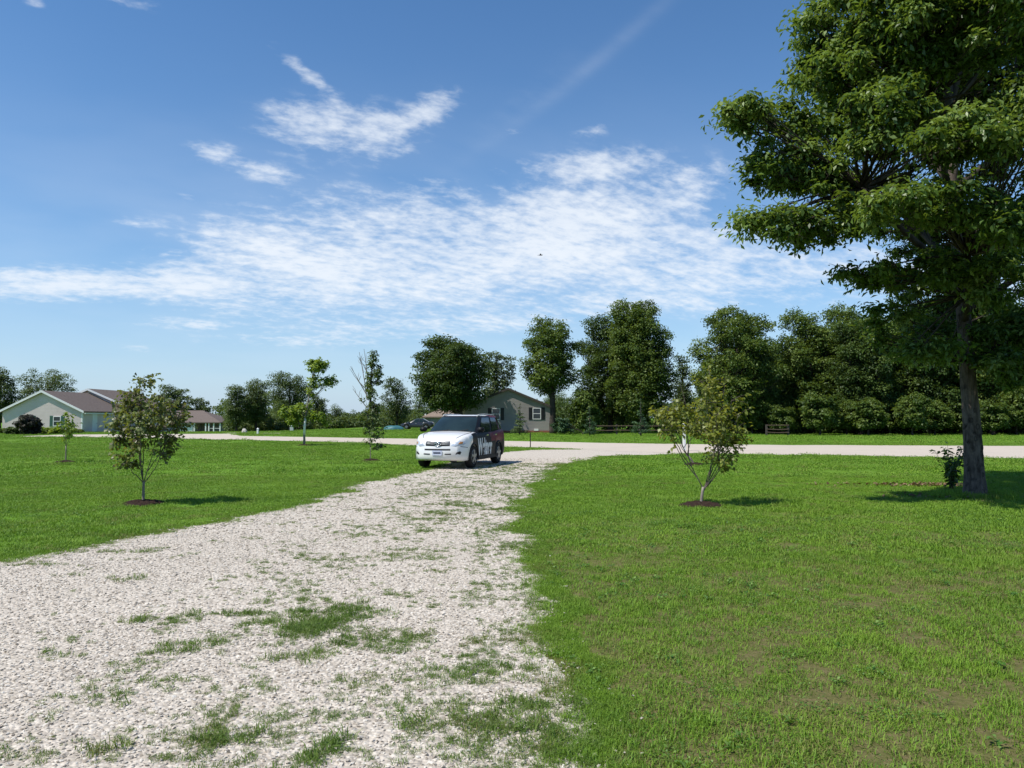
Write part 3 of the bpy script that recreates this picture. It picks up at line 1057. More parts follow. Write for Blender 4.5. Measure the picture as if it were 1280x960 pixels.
def broad_tree(name, pxl, pxr, ptop, Y, low, label, cat='tree', group=None, material=None, seed=1, ncl=110, per=60, ln=0.23, wd=0.145,
               rcl=(0.7, 1.15), base=None, trunk_r=0.22, bark=None, lobes=None, gap=0.85, k=8, px_trunk=None, taper=0.0, dscale=1.0, squash=0.75, nlimb=7, tintvar=0.22):
    rg = np.random.default_rng(seed)
    pc = (pxl + pxr) / 2 if px_trunk is None else px_trunk
    x0 = at(pc, 522, Y).x
    z0 = tz(x0, Y) if base is None else base
    H = at(pc, ptop, Y).z - z0
    W = (pxr - pxl) / F * Y
    off = at((pxl + pxr) / 2, 522, Y).x - x0
    root = empty(name, (x0, Y, z0), label, cat, group)
    L = lobes or auto_lobes(rg, H, W, low, k, taper=taper, D=W * dscale)
    L = [(l[0] + off, *l[1:]) for l in L]
    cl = sample_clumps(rg, L, ncl, rcl[0], rcl[1], gap)
    th = max(low + (H - low) * 0.72, 0.8 * H)
    trunk_and_limbs(root, rg, [(0, 0, -0.05), (0, 0, low * .5 + .2), (off * .35, 0, low + (H - low) * .35), (off * .8, 0, th)],
                    [trunk_r * 1.35, trunk_r, trunk_r * .9, trunk_r * .62, trunk_r * .25], cl, bark or m_dkbark, nlimb=nlimb, sides=8, twig=0.03)
    crown('crown', root, rg, cl, int(per * 1.75), ln, wd, material or m_mdleaf, squash=squash, tintvar=tintvar, rag=.16)
    return root


def copy_tree(src, loc, scale, rz, label=None, group=None):
    r = src.copy()
    C.objects.link(r)
    r.location = loc
    r.scale = scale if hasattr(scale, '__len__') else (scale,) * 3
    r.rotation_euler = (0, 0, rz)
    if label:
        r['label'] = label
    if group:
        r['group'] = group
    for ch in src.children:
        c = ch.copy()
        C.objects.link(c)
        c.parent = r
    return r



def build_oak():
    rg = np.random.default_rng(77)
    b = gnd(1220, 621)
    root = empty('oak_tree', b, 'large oak with spreading leafy limbs and scarred grey trunk at the lawn edge', 'tree')
    L = []
    for px, py, rx, ry, Y, wt in (
        (1000, 292, 60, 28, 13.8, 1.2), (925, 142, 40, 30, 13.4, 1.2), (935, 275, 34, 20, 13.2, 1.2), (1035, 225, 45, 40, 13.6, 1), (985, 150, 42, 40, 14.0, 1.1), (1000, 215, 48, 44, 14.0, 1.1), (1150, 440, 56, 22, 14.6, 1), (1240, 428, 34, 28, 17.4, .9), (1268, 470, 44, 26, 14.8, .9), (930, 148, 40, 36, 13.6, 1.3), (958, 210, 48, 44, 13.8, 1.2), (965, 285, 62, 34, 13.4, 1.2), (1040, 275, 70, 46, 13.4, 1),
        (1045, 60, 62, 95, 14.5, 1.1), (1030, 165, 50, 45, 14.5, 1), (1130, 30, 80, 90, 13.0, 1), (1240, 20, 90, 100, 12.6, 1),
        (1110, 150, 75, 60, 12.8, 1), (1200, 180, 70, 55, 11.8, 1.2), (1275, 150, 60, 60, 12.2, 1), (1160, 262, 95, 40, 12.2, 1.1),
        (1265, 275, 70, 55, 12.0, 1), (1085, 345, 48, 26, 14.2, 1.3), (1150, 345, 60, 40, 14.8, 1), (1240, 350, 70, 50, 13.6, 1),
        (1110, 398, 46, 24, 15.4, 1.2), (1165, 415, 50, 26, 16.5, 1), (1262, 415, 50, 40, 15.0, 1), (1290, 460, 40, 30, 16.0, 1),
        (1125, 428, 58, 24, 16.0, 1), (1175, 445, 42, 20, 17.5, 1), (1255, 455, 48, 34, 14.5, 1), (1205, 395, 60, 46, 18.2, 1), (1175, 340, 45, 34, 13.8, 1), (1245, 392, 36, 24, 17.5, .8),
        (1320, 420, 60, 60, 15.0, .8), (1130, 100, 130, 110, 17.5, .7), (1250, 110, 120, 130, 18.5, .7), (1110, 250, 90, 60, 17.5, .8), (1220, 290, 110, 60, 18.5, .8),
        (1190, 370, 90, 45, 19.0, .8), (1400, 200, 110, 120, 15.5, .7), (1390, 40, 120, 120, 15.5, .6), (1370, 340, 90, 70, 15.0, .7),
        (1130, -110, 110, 80, 15.0, .6), (1270, -120, 130, 90, 15.0, .6), (1200, -210, 120, 70, 16, .5), (1390, -90, 100, 80, 16, .5),
    ):
        p = at(px, py, Y) - b
        s = Y / F
        L.append((p.x, p.y, p.z, rx * s, (rx + ry) * 0.5 * s * 1.15, ry * s, wt))
    cl = sample_clumps(rg, L, 1350, 0.20, 0.46, 0.80, inner=0.40)
    trunk = [(0, 0, -0.06), (-.02, 0, .5), (-.07, 0, 2.0), (-.17, 0.0, 4.0), (-.25, .1, 6.5), (-.2, .2, 9.0), (-.1, .3, 11.5)]
    # trunk with flare, ridged bark and knots
    mb = MB()
    S = 28
    zs = np.concatenate([np.linspace(0, 1, 12) ** 1.3 * 1.2, np.linspace(1.3, 11.5, 40)])
    ta = np.array(trunk)
    V = []
    for i, z in enumerate(zs):
        cx_, cy_ = np.interp(z, ta[:, 2], ta[:, 0]), np.interp(z, ta[:, 2], ta[:, 1])
        r = np.interp(z, [0, .12, .4, 1.0, 2.2, 4, 7, 11.5], [.285, .225, .190, .172, .150, .128, .10, .045])
        for k in range(S):
            th = 2 * math.pi * k / S
            q = 1 + 0.13 * math.sin(th * 5 + 1.3) * math.exp(-z * 4.0) + 0.022 * math.sin(th * 13 + 2.0 * math.sin(z * 1.7)) + (float(vnoise(th * 2.2, z * 1.3, 3)) - .5) * 0.10 + rg.uniform(-.018, .018)
            V.append((cx_ + r * q * math.cos(th), cy_ + r * q * math.sin(th), z - 0.04))
    Fc = []
    for i in range(len(zs) - 1):
        for k in range(S):
            k2 = (k + 1) % S
            Fc.append((i * S + k, i * S + k2, (i + 1) * S + k2, (i + 1) * S + k))
    mb.add(V, Fc)
    tr = mb.build('trunk', m_bark, root, smooth=True)
    # knots: rims around dark scars left by lost limbs
    for z, a, s in ((1.18, -100, .034), (1.42, -82, .04), (1.0, -52, .035), (0.82, -58, .032), (0.46, -70, .03), (1.55, -118, .03), (1.75, -95, .03), (1.3, -30, .03)):
        r = np.interp(z, [0, .12, .4, 1.0, 2.2, 4], [.285, .225, .190, .172, .150, .128])
        cx_ = np.interp(z, ta[:, 2], ta[:, 0])
        d = Vector((math.cos(R(a)), math.sin(R(a)), 0))
        c = Vector((cx_, 0, z)) + d * (r * 0.97)
        side = Vector((-d.y, d.x, 0))
        kb = MB()
        n = 12
        ring = []
        for rad, dep in ((1.35, -.02), (1.1, .018), (.75, .014), (.45, -.012)):
            for q in range(n):
                th = 2 * math.pi * q / n
                ring.append(c + side * (math.cos(th) * rad * s * .75) + Vector((0, 0, math.sin(th) * rad * s * 1.45)) + d * dep)
        fc = [(i * n + q, i * n + (q + 1) % n, (i + 1) * n + (q + 1) % n, (i + 1) * n + q) for i in range(3) for q in range(n)]
        fc.append(tuple(3 * n + q for q in range(n)))
        kb.add(ring, fc)
        kb.build('knot', m_dkbark, tr, smooth=True)
    br = MB()
    k = 20
    cen = cl[rg.choice(len(cl), k, replace=False), :3].copy()
    for _ in range(8):
        lab = np.argmin(((cl[:, None, :3] - cen[None]) ** 2).sum(-1), 1)
        for j in range(k):
            if (lab == j).any():
                cen[j] = cl[lab == j, :3].mean(0)
    for j in range(k):
        mem = cl[lab == j, :3]
        c = cen[j]
        z = np.clip(c[2] * 0.62 + 0.6, 2.5, 10.5)
        a = np.array([np.interp(z, ta[:, 2], ta[:, 0]), np.interp(z, ta[:, 2], ta[:, 1]), z])
        dist = np.linalg.norm(c - a)
        r0 = float(np.interp(z, [2, 6, 11], [.10, .075, .04]))
        mid = (a + c) / 2 + np.array([0, 0, .05 * dist]) + rg.normal(0, .05, 3) * dist
        pts = bez(a, mid, c, 9)
        pts[1:-1] += rg.normal(0, .035, (7, 3))
        br.tube(pts, list(np.linspace(r0, .028, 9)), 7, cap=False)
        for m_ in mem:
            i0 = int(np.argmin(((pts[2:] - m_) ** 2).sum(1))) + 1
            p0 = pts[max(2, i0 - 1)]
            md = (p0 + m_) / 2 + rg.normal(0, .08, 3) * np.linalg.norm(m_ - p0)
            br.tube(bez(p0, md, m_, 5), list(np.linspace(.026, .007, 5)), 4, cap=False)
            for _ in range(3):
                e = m_ + np.clip(rg.normal(0, .16, 3), -.25, .25)
                br.tube([m_ * .8 + p0 * .2, (m_ + e) / 2 + rg.normal(0, .04, 3), e], [.008, .006, .003], 3, cap=False)
    br.build('branches', m_dkbark, root, smooth=True, fix=False)
    crown('crown', root, rg, cl, 205, 0.130, 0.054, m_oakleaf, squash=0.62, up=0.7, droop=0.5, tintvar=0.27, soft=True)
    return root


build_oak()


# --- saplings: several rising stems with broad leaves
def sapling(name, base, stems, leafs, material, label, ln=0.085, wd=0.062, seed=5, bark=None, group='young trees in mulch rings on the lawn',
            r0=0.03, fork=0.3, twigs=5, leaf_from=0.3, spread=0.2, dens=1.0, trunk_lean=(0, 0)):
    """stems: list of (x, y, z) tip offsets from the base"""
    rg = np.random.default_rng(seed)
    root = empty(name, base, label, 'young tree', group)
    mb = MB()
    fk = np.array([trunk_lean[0], trunk_lean[1], fork])
    mb.tube(bez(np.array([0, 0, -.04]), np.array([trunk_lean[0] * .3, 0, fork * .5]), fk, 5), list(np.linspace(r0 * 1.25, r0, 5)), 8)
    mb.build('trunk', bark or m_palebark, root, smooth=True)
    br = MB()
    P, A = [], []
    mains = []
    for si, s in enumerate(sorted(stems, key=lambda q: (q[2] < 1.2, rg.uniform()))):
        e = np.array(s, float)
        a0 = fk - np.array([0, 0, .03 + .05 * rg.uniform()])
        if len(mains) >= 4:      # later shoots leave an existing limb
            best = min(mains, key=lambda p: np.linalg.norm(p[-1][:2] - e[:2]))
            i0 = 1 + int(rg.integers(0, 4))
            if best[i0][2] < e[2] - .25:
                a0 = best[i0]
        mid = a0 + (e - a0) * np.array([0.62, .62, 0.45]) + rg.normal(0, .045, 3)
        pts = bez(a0, mid, e, 9)
        mains.append(pts) if len(mains) < 7 else None
        pts[2:-1] += rg.normal(0, .012, (6, 3))
        br.tube(pts, list(np.linspace(r0 * .42, .003, 9)), 6, cap=False)
        for _ in range(twigs):
            tt = rg.uniform(leaf_from, 0.97)
            i = tt * 8
            p = pts[int(i)] * (1 - i % 1) + pts[min(8, int(i) + 1)] * (i % 1)
            d = unit(rg.normal(size=3) * np.array([1, 1, .35]) + np.array([0, 0, .35]))
            q = p + d * rg.uniform(.4, 1.15) * spread
            br.tube([p, (p + q) / 2 + np.array([0, 0, .015]), q], [.005, .004, .002], 4, cap=False)
            m = max(3, int(leafs / twigs * dens))
            f = rg.uniform(.15, 1.05, m)[:, None]
            P.append(p + (q - p) * f + rg.normal(0, .035, (m, 3)))
            A.append(np.tile(d, (m, 1)) + rg.normal(0, .5, (m, 3)))
    br.build('branches', bark or m_sapbark, root, smooth=True, fix=False)
    P, A = np.concatenate(P), np.concatenate(A)
    N = len(P)
    A = unit(A - np.array([[0, 0, .75]]))
    nrm = unit(rg.normal(0, .55, (N, 3)) + np.array([[0, 0, .8]]) + A * np.array([[.7, .7, 0]]))
    P = P + A * ln * .5 - np.array([[0, 0, .01]])
    s = rg.uniform(.6, 1.2, N)
    me = leaf_mesh('crown', rg, P, A, nrm, ln * s, wd * s, rg.normal(.5, .24, N) + 0.18 * np.sin(P[:, 0] * 7) - 0.25 * (P[:, 2] - 1.4) * 0, fold=.18)
    link('crown', me, material, root)
    return root


def stems(rg, n, w, h0, h1, d=None, bias=0.0):
    out = []
    for i in range(n):
        a = 2 * math.pi * (i + rg.uniform(-.3, .3)) / n
        k = rg.uniform(.45, 1)
        out.append((math.cos(a) * w * k + bias, math.sin(a) * (d or w) * k, h1 - (h1 - h0) * k ** 1.3 * rg.uniform(.6, 1.1)))
    return out


rg = np.random.default_rng(21)
st_l = [(-.62, 0, 1.62), (-.42, .2, 1.95), (-.30, -.2, 2.12), (-.08, .1, 2.40), (.0, -.1, 2.34), (-.18, .0, 2.26), (.30, .2, 2.12), (.45, -.2, 2.02), (.66, .1, 1.82),
        (.70, -.1, 1.62), (-.68, .1, 1.86), (.05, .5, 1.9), (.1, -.5, 1.8), (-.55, 0, 1.22), (-.36, -.1, .9), (.56, .2, 1.5), (-.2, .35, 1.7), (.42, 0, 1.25), (-.05, -.2, 1.5), (.25, -.3, 1.55)]
sapling('sapling', SAP_L, st_l, 155, m_redbud, 'bronze and green vase shaped sapling in front of the cream house',
        seed=31, twigs=13, leaf_from=.54, spread=.27, fork=.42, r0=.022, ln=.085, wd=.062)
st_r = [(-.66, 0, 1.85), (-.70, .1, 1.75), (-.55, -.1, 1.95), (-.30, .2, 2.2), (.02, -.1, 2.3), (.22, .1, 2.42), (.50, 0, 2.36), (.62, .1, 2.0), (.70, -.1, 1.7),
        (.68, 0, 1.35), (.3, .1, 1.3), (.1, .5, 1.9), (.15, -.5, 1.7), (.5, -.1, .95), (-.2, -.3, 1.5), (.35, .3, 1.4), (.3, -.35, 1.6)]
sapling('sapling', SAP_R, st_r, 160, m_olive, 'yellow green multi stemmed sapling on the right lawn near the white post',
        seed=37, twigs=13, leaf_from=.57, spread=.27, fork=.34, r0=.024, trunk_lean=(.05, 0), ln=.085, wd=.056)
sapling('sapling', SAP_R2, stems(rg, 6, .8, .9, 1.7, bias=-.35) + [(-.85, 0, 1.5), (-.6, 0, 1.95)], 40, m_olive,
        'leaning sapling half hidden behind the yellow green sapling', seed=41, twigs=5, leaf_from=.72, fork=.35, spread=.25, trunk_lean=(-.25, 0), ln=.11, wd=.075)
sapling('sapling', SAP_L2, stems(rg, 6, .34, 1.1, 1.75) + [(0.05, 0, 1.8)], 60, m_lime, 'small bright green sapling in front of the cream gable wall',
        seed=43, twigs=6, fork=.6, spread=.2, r0=.02, leaf_from=.4, ln=.11, wd=.08)
sapling('sapling', SAP_M, [(0, 0, 2.9), (.15, .1, 2.3), (-.15, 0, 2.0), (.5, 0, 1.15), (-.1, .1, 1.6), (.2, 0, 1.9), (-.2, .1, 2.5), (.35, .1, .75), (.1, 0, 2.7)], 75, m_ltleaf,
        'thin sparse sapling between the lime young tree and the car', seed=47, twigs=6, fork=.5, spread=.2, r0=.014, leaf_from=.2, ln=.12, wd=.075)


# --- the lime young tree: a top bunch and a low skirt
def young_tree():
    rg = np.random.default_rng(53)
    Y = YNG.y
    root = empty('young_tree', YNG, 'tall lime green young tree with pale lower trunk beside the road', 'young tree', 'young trees in mulch rings on the lawn')
    L = []
    for px, py, rx, ry, wt in ((398, 458, 15, 13, 1), (391, 478, 12, 13, 1), (408, 478, 12, 8, 1), (418, 472, 8, 8, .8), (388, 492, 7, 7, .6),
                               (362, 516, 15, 12, 1), (375, 510, 16, 12, 1), (395, 522, 14, 9, 1), (405, 529, 7, 5, .8), (368, 526, 17, 8, 1), (355, 520, 6, 6, .6)):
        p = at(px, py, Y) - YNG
        s = Y / F
        L.append((p.x, rg.uniform(-.3, .3), p.z, rx * s, rx * s, ry * s, wt))
    cl = sample_clumps(rg, L, 85, .16, .34, .7, .3)
    trunk_and_limbs(root, rg, [(0, 0, -.05), (.02, 0, 1.1), (.15, 0, 2.2), (.35, 0, 3.4), (.75, 0, 5.0)], [.075, .055, .045, .03, .012], cl, m_palebark, nlimb=9, twig=.012, wob=.01, start=.25)
    MB().tube([(.012, 0, .62), (.02, 0, 1.1), (.07, 0, 1.55)], [.074, .068, .062], 10).build('trunk_wrap', m_white, root, smooth=True)
    crown('crown', root, rg, cl, 60, .15, .10, m_lime, squash=.85, soft=True)


young_tree()

# mulch rings
for p, rr, lab in ((SAP_L, .40, 'dark mulch ring under the bronze sapling'), (SAP_R, .42, 'dark mulch ring under the yellow green sapling'),
                   (SAP_R2, .38, 'dark mulch ring under the leaning sapling near the road'), (SAP_L2, .36, 'dark mulch ring under the small bright green sapling'),
                   (YNG, .48, 'dark mulch ring under the lime young tree'), (SAP_M, .38, 'dark mulch ring under the thin sparse sapling')):
    rg = np.random.default_rng(int(abs(p.x) * 100))
    V, Fc = [(0, 0, .07)], []
    n, m = 30, 7
    for i in range(1, m + 1):
        for k in range(n):
            th = 2 * math.pi * k / n
            f = i / m
            r = rr * f * (1 + (0.10 * math.sin(th * 3 + p.x) + rg.uniform(-.05, .05)) * f)
            z = .075 * (1 - f ** 2.2) + rg.uniform(-.016, .018) * (1 if i < m else 0) - (.012 if i == m else 0)
            V.append((r * math.cos(th), r * math.sin(th), z))
    for k in range(n):
        Fc.append((0, 1 + k, 1 + (k + 1) % n))
    for i in range(m - 1):
        for k in range(n):
            Fc.append((1 + i * n + k, 1 + (i + 1) * n + k, 1 + (i + 1) * n + (k + 1) % n, 1 + i * n + (k + 1) % n))
    ob = MB().add(V, Fc).build('mulch_ring', m_mulch)
    ob.location = p
    tag(ob, lab, 'mulch ring', 'mulch rings around the young trees')


# --- sprout at the foot of the oak
def sprout():
    rg = np.random.default_rng(61)
    b = gnd(1190, 612)
    root = empty('leafy_shrub', b, 'loose broad leaved shrub growing against the oak trunk', 'shrub')
    br = MB()
    P, A = [], []
    for i in range(13):
        a = rg.uniform(0, 6.28)
        e = np.array([math.cos(a) * rg.uniform(.1, .42), math.sin(a) * .3, rg.uniform(.5, 1.02)])
        pts = bez(np.array([rg.uniform(-.08, .08), rg.uniform(-.06, .06), -.02]), e * np.array([.4, .4, .6]), e, 6)
        br.tube(pts, list(np.linspace(.009, .003, 6)), 5, cap=False)
        m = 26
        f = rg.uniform(.15, 1.0, m)
        q = np.stack([np.interp(f, np.linspace(0, 1, 6), pts[:, j]) for j in range(3)], -1)
        d = unit(rg.normal(size=(m, 3)) * np.array([[1, 1, .3]]))
        P.append(q + d * .08)
        A.append(d - np.array([[0, 0, .25]]))
    br.build('stems', m_dkbark, root, fix=False)
    P, A = np.concatenate(P), np.concatenate(A)
    N = len(P)
    nrm = unit(rg.normal(0, .4, (N, 3)) + np.array([[0, 0, 1.0]]))
    s = rg.uniform(.6, 1.2, N)
    link('foliage', leaf_mesh('foliage', rg, P, A, nrm, .13 * s, .075 * s, rg.normal(.35, .25, N), fold=.15), m_broad, root)


sprout()


def oak_foot():
    rg = np.random.default_rng(63)
    P = []
    for px, py, rx, ry, k in ((1165, 607, .45, .22, 150), (1115, 607, .6, .16, 70), (1195, 622, .6, .2, 80), (1060, 607, .4, .12, 20)):
        g_ = gnd(px, py)
        P.append(np.stack([rg.normal(g_.x, rx, k), rg.normal(g_.y, ry, k), rg.uniform(.02, .06, k)], -1))
    P = np.concatenate(P)
    N = len(P)
    ax = rg.normal(size=(N, 3)) * np.array([[1, 1, .25]])
    nr = np.array([[0, 0, 1.0]]) + rg.normal(0, .35, (N, 3))
    sz = rg.uniform(.06, .13, N)
    o = link('leaf_litter', leaf_mesh('leaf_litter', rg, P, ax, nr, sz, sz * .55, rg.uniform(0, 1, N), fold=.2), m_litter)
    tag(o, 'brown fallen leaves on the grass beside the oak trunk', 'fallen leaves', kind='stuff')
    b = gnd(1220, 621)
    n = 260
    a = rg.uniform(0, 6.28, n)
    r = .24 + np.abs(rg.normal(0, .22, n))
    x, y = b.x + r * np.cos(a) * 1.25, b.y + r * np.sin(a)
    s_ = rg.uniform(.9, 2.0, n)
    scatter('rough_grass', np.stack([x, y, np.full(n, .004)], -1), np.stack([s_, s_, s_ * rg.uniform(1.0, 2.2, n)], -1),
            np.stack([rg.normal(0, .15, n), rg.normal(0, .15, n), rg.uniform(0, 6.28, n)], -1), lawn_fine, 'longer uncut grass round the foot of the oak', 'grass')


oak_foot()


# one broad dome, fullest below the middle
DOME = [(0, 0, 4.2, 3.5, 3.4, 3.6, 1), (0, 0, 7.2, 3.4, 3.3, 4.2, 1), (-.5, 0, 10.4, 3.0, 2.7, 3.2, 1.1), (-1.4, .2, 12.1, 2.0, 1.8, 1.9, 1.4), (1.6, -.6, 8.6, 1.9, 1.8, 2.4, 1),
        (-1.9, -.4, 9.6, 1.6, 1.7, 2.2, 1), (2.5, -.2, 5.2, 1.4, 1.6, 2.2, 1), (-2.4, -.6, 5.6, 1.5, 1.6, 2.4, 1), (.6, -2.0, 6.4, 2.0, 1.4, 2.6, 1), (.3, -1.6, 10.2, 1.7, 1.2, 2.0, 1),
        (.6, 0, 12.2, 1.9, 1.7, 1.7, 1.2), (2.2, 0, 9.6, 1.5, 1.5, 1.8, 1), (-.6, -1.9, 3.0, 2.2, 1.4, 1.8, 1)]
# --- trees behind: left, middle, right
GL = 'background trees beyond the road'
broad_tree('broad_tree', 514, 612, 416, 76, 1.8, 'rounded dark oak in front of the tan roofed building', group=GL, material=m_dkleaf, seed=101,
           ncl=260, per=75, k=12, px_trunk=576, trunk_r=.30, rcl=(.6, 1.0), gap=.8)
broad_tree('broad_tree', 594, 648, 436, 90, 2.8, 'pale thin crowned tree peeking out behind the rounded dark oak', group=GL, material=m_ltleaf, seed=103,
           ncl=60, per=40, rcl=(.6, 1.0), ln=.34)
broad_tree('broad_tree', 648, 724, 393, 76, 3.3, 'tall loose crowned tree at the right corner of the grey house', group=GL, material=m_mdleaf, seed=107,
           ncl=165, per=58, k=12, px_trunk=691, trunk_r=.30, rcl=(.55, .95), gap=.8, tintvar=.28)
broad_tree('broad_tree', 714, 812, 392, 82, 0.5, 'left half of the huge dense tree pair behind the rail fence', group=GL, material=m_dkleaf, seed=109,
           ncl=290, per=70, k=11, trunk_r=.3, rcl=(.6, 1.05), gap=.74)
broad_tree('broad_tree', 754, 848, 369, 78, 0.4, 'massive dense full crowned tree, tallest behind the rail fence', group=GL, material=m_mdleaf, seed=113,
           ncl=340, per=75, k=14, px_trunk=803, trunk_r=.38, lobes=DOME, rcl=(.6, 1.05), gap=.76)
broad_tree('small_tree', 838, 870, 440, 92, 1.0, 'slim tree in the gap right of the massive dense tree', group=GL, material=m_farleaf, seed=127, ncl=55, per=50, rcl=(.5, .9))
broad_tree('broad_tree', 862, 984, 380, 74, 0.7, 'tall dark spreading tree behind the yellow green sapling', group=GL, material=m_mdleaf, seed=131,
           ncl=300, per=72, k=13, trunk_r=.33, rcl=(.6, 1.1), gap=.8, tintvar=.28)
wood1 = broad_tree('woodland_tree', 968, 1062, 383, 76, 1.0, 'broad woodland tree with a flat topped crown left of the oak', group='trees of the wood on the right',
                   material=m_mdleaf, seed=137, ncl=250, per=70, k=12, trunk_r=.3, rcl=(.65, 1.1), gap=.8)
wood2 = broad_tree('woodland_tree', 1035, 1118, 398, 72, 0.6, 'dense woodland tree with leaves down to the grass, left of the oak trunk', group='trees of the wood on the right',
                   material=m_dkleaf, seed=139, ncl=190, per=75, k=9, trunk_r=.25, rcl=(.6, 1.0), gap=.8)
wood3 = broad_tree('understorey_tree', 1000, 1050, 488, 69, 0.5, 'low leafy tree at the left edge of the wood behind the road', group='trees of the wood on the right',
                   material=m_mdleaf, seed=149, ncl=60, per=60, rcl=(.4, .7), trunk_r=.09, ln=.25, wd=.16)
k = 0
WL = 'shadowed tree inside the wood behind the oak'
UL = 'low dark tree at the front of the wood behind the road'
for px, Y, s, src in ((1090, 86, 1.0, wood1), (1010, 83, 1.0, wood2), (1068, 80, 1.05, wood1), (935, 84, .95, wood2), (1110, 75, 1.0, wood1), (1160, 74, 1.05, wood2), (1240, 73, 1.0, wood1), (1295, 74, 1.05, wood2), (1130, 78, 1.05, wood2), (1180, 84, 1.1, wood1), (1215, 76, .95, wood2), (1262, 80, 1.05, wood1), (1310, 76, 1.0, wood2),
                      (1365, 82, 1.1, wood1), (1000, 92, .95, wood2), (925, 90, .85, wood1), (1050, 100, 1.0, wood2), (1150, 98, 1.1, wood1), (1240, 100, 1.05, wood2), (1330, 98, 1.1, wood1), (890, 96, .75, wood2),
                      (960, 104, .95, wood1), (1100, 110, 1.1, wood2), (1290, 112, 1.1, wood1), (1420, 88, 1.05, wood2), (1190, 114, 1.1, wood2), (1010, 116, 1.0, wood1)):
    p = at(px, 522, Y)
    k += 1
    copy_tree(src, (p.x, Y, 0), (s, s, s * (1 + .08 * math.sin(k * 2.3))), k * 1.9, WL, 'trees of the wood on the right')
for px, Y, s in ((1058, 70, .85), (1085, 68, .95), (1112, 71, .8), (1140, 68, .9), (1168, 70, .9), (1240, 69, .85), (1270, 70, 1.0), (1300, 69, .9), (978, 71, .8), (940, 73, .85), (905, 75, .8), (1200, 72, .9),
                 (1072, 75, 1.2), (1128, 76, 1.25), (1020, 76, 1.2), (1185, 77, 1.2), (1255, 76, 1.25), (955, 79, 1.2), (915, 82, 1.2)):
    p = at(px, 522, Y)
    k += 1
    copy_tree(wood3, (p.x, Y, 0), (s, s, s * (1 + .12 * math.sin(k * 1.7))), k * 2.1, UL, 'trees of the wood on the right')

broad_tree('bush', 712, 752, 487, 74, 0.2, 'bushy green shrub tree between the grey house and rail fence', 'bush', GL, m_mdleaf, seed=151, ncl=90, per=60, rcl=(.35, .6), ln=.24, wd=.15, trunk_r=.08)
broad_tree('bush', 700, 722, 505, 92, 0.3, 'small round bush in the gap beside the loose crowned tree', 'bush', GL, m_farleaf, seed=153, ncl=30, per=40, rcl=(.35, .6), ln=.24, wd=.15, trunk_r=.07)
broad_tree('bush', 690, 720, 522, 72, 0.05, 'low blue green bush at the foot of the shrub tree', 'bush', GL, m_blue, seed=155, ncl=26, per=50, rcl=(.25, .4), ln=.18, wd=.12, trunk_r=.04, px_trunk=728)


def conifer(name, px, pbase, ptop, Y, wpx, material, label, seed, tiers=9, per=50, group=GL):
    rg = np.random.default_rng(seed)
    p = at(px, 522, Y)
    z0 = 0
    H = at(px, ptop, Y).z
    W = wpx / F * Y / 2
    root = empty(name, (p.x, Y, z0), label, 'conifer', group)
    cl = []
    for i in range(tiers):
        f = i / (tiers - 1)
        z = H * (.12 + .84 * f)
        rr = W * (1 - f) ** .8 + .05
        for j in range(max(1, int(6 * (1 - f) + 1.4))):
            a = rg.uniform(0, 6.28)
            q = rr * rg.uniform(.35, .95)
            cl.append((math.cos(a) * q, math.sin(a) * q, z + rg.uniform(-.1, .1) * H / tiers * 3, max(.13, rr * rg.uniform(.32, .5))))
    cl = np.array(cl)
    trunk_and_limbs(root, rg, [(0, 0, -.05), (0, 0, H * .5), (0, 0, H * .97)], [.07, .05, .012], cl, m_dkbark, nlimb=8, twig=.012, start=.1)
    crown('crown', root, rg, cl, per, .16, .05, material, squash=.55, up=.4)
    return root


conifer('conifer', 650, 543, 504, 70, 20, m_ltleaf, 'loose pale green conifer in front of the grey house', 161, per=40)
conifer('conifer', 801, 545, 496, 66, 20, m_blue, 'small blue green conifer in front of the rail fence', 163, per=40)
conifer('conifer', 737, 543, 508, 67, 18, m_blue, 'stubby blue green conifer left of the rail fence', 167, per=40)

# left background
broad_tree('broad_tree', -26, 24, 455, 105, 1.0, 'dark tree at the left edge of the picture', group=GL, material=m_farleaf, seed=201, ncl=90, per=60, trunk_r=.25)
broad_tree('broad_tree', 22, 95, 457, 112, 3.2, 'airy wide tree rising behind the cream gable house', group=GL, material=m_farleaf, seed=203, ncl=85, per=46, k=9, trunk_r=.22, rcl=(.7, 1.1))
broad_tree('broad_tree', 192, 240, 479, 178, 2.0, 'pale airy tree behind the hip roofed building', group=GL, material=m_farleaf, seed=205, ncl=55, per=50, rcl=(.9, 1.4), ln=.42, wd=.28)
broad_tree('broad_tree', 236, 266, 497, 182, 1.0, 'low tree behind the peak of the hip roof', group=GL, material=m_farleaf, seed=207, ncl=40, per=50, rcl=(.8, 1.3), ln=.42, wd=.28)
far1 = broad_tree('far_tree', 277, 314, 478, 120, 0.8, 'dark bushy tree just right of the hip roofed building', group=GL, material=m_farleaf, seed=209, ncl=110, per=60, trunk_r=.2)
broad_tree('far_tree', 300, 340, 472, 122, 1.0, 'upright tree second from the hip roofed building', group=GL, material=m_farleaf, seed=211, ncl=90, per=60, trunk_r=.2)
broad_tree('far_tree', 332, 392, 461, 116, 0.8, 'taller loose tree behind the lime young tree', group=GL, material=m_farleaf, seed=213, ncl=130, per=58, trunk_r=.22, tintvar=.28)
broad_tree('far_tree', 380, 412, 490, 130, 0.6, 'lower dark tree just right of the lime young tree', group=GL, material=m_farleaf, seed=215, ncl=60, per=60)
FL = 'low dark tree of the distant tree line'
far2 = broad_tree('distant_tree', 408, 432, 505, 150, 0.3, FL, group='distant tree line', material=m_farleaf, seed=217, ncl=45, per=60)
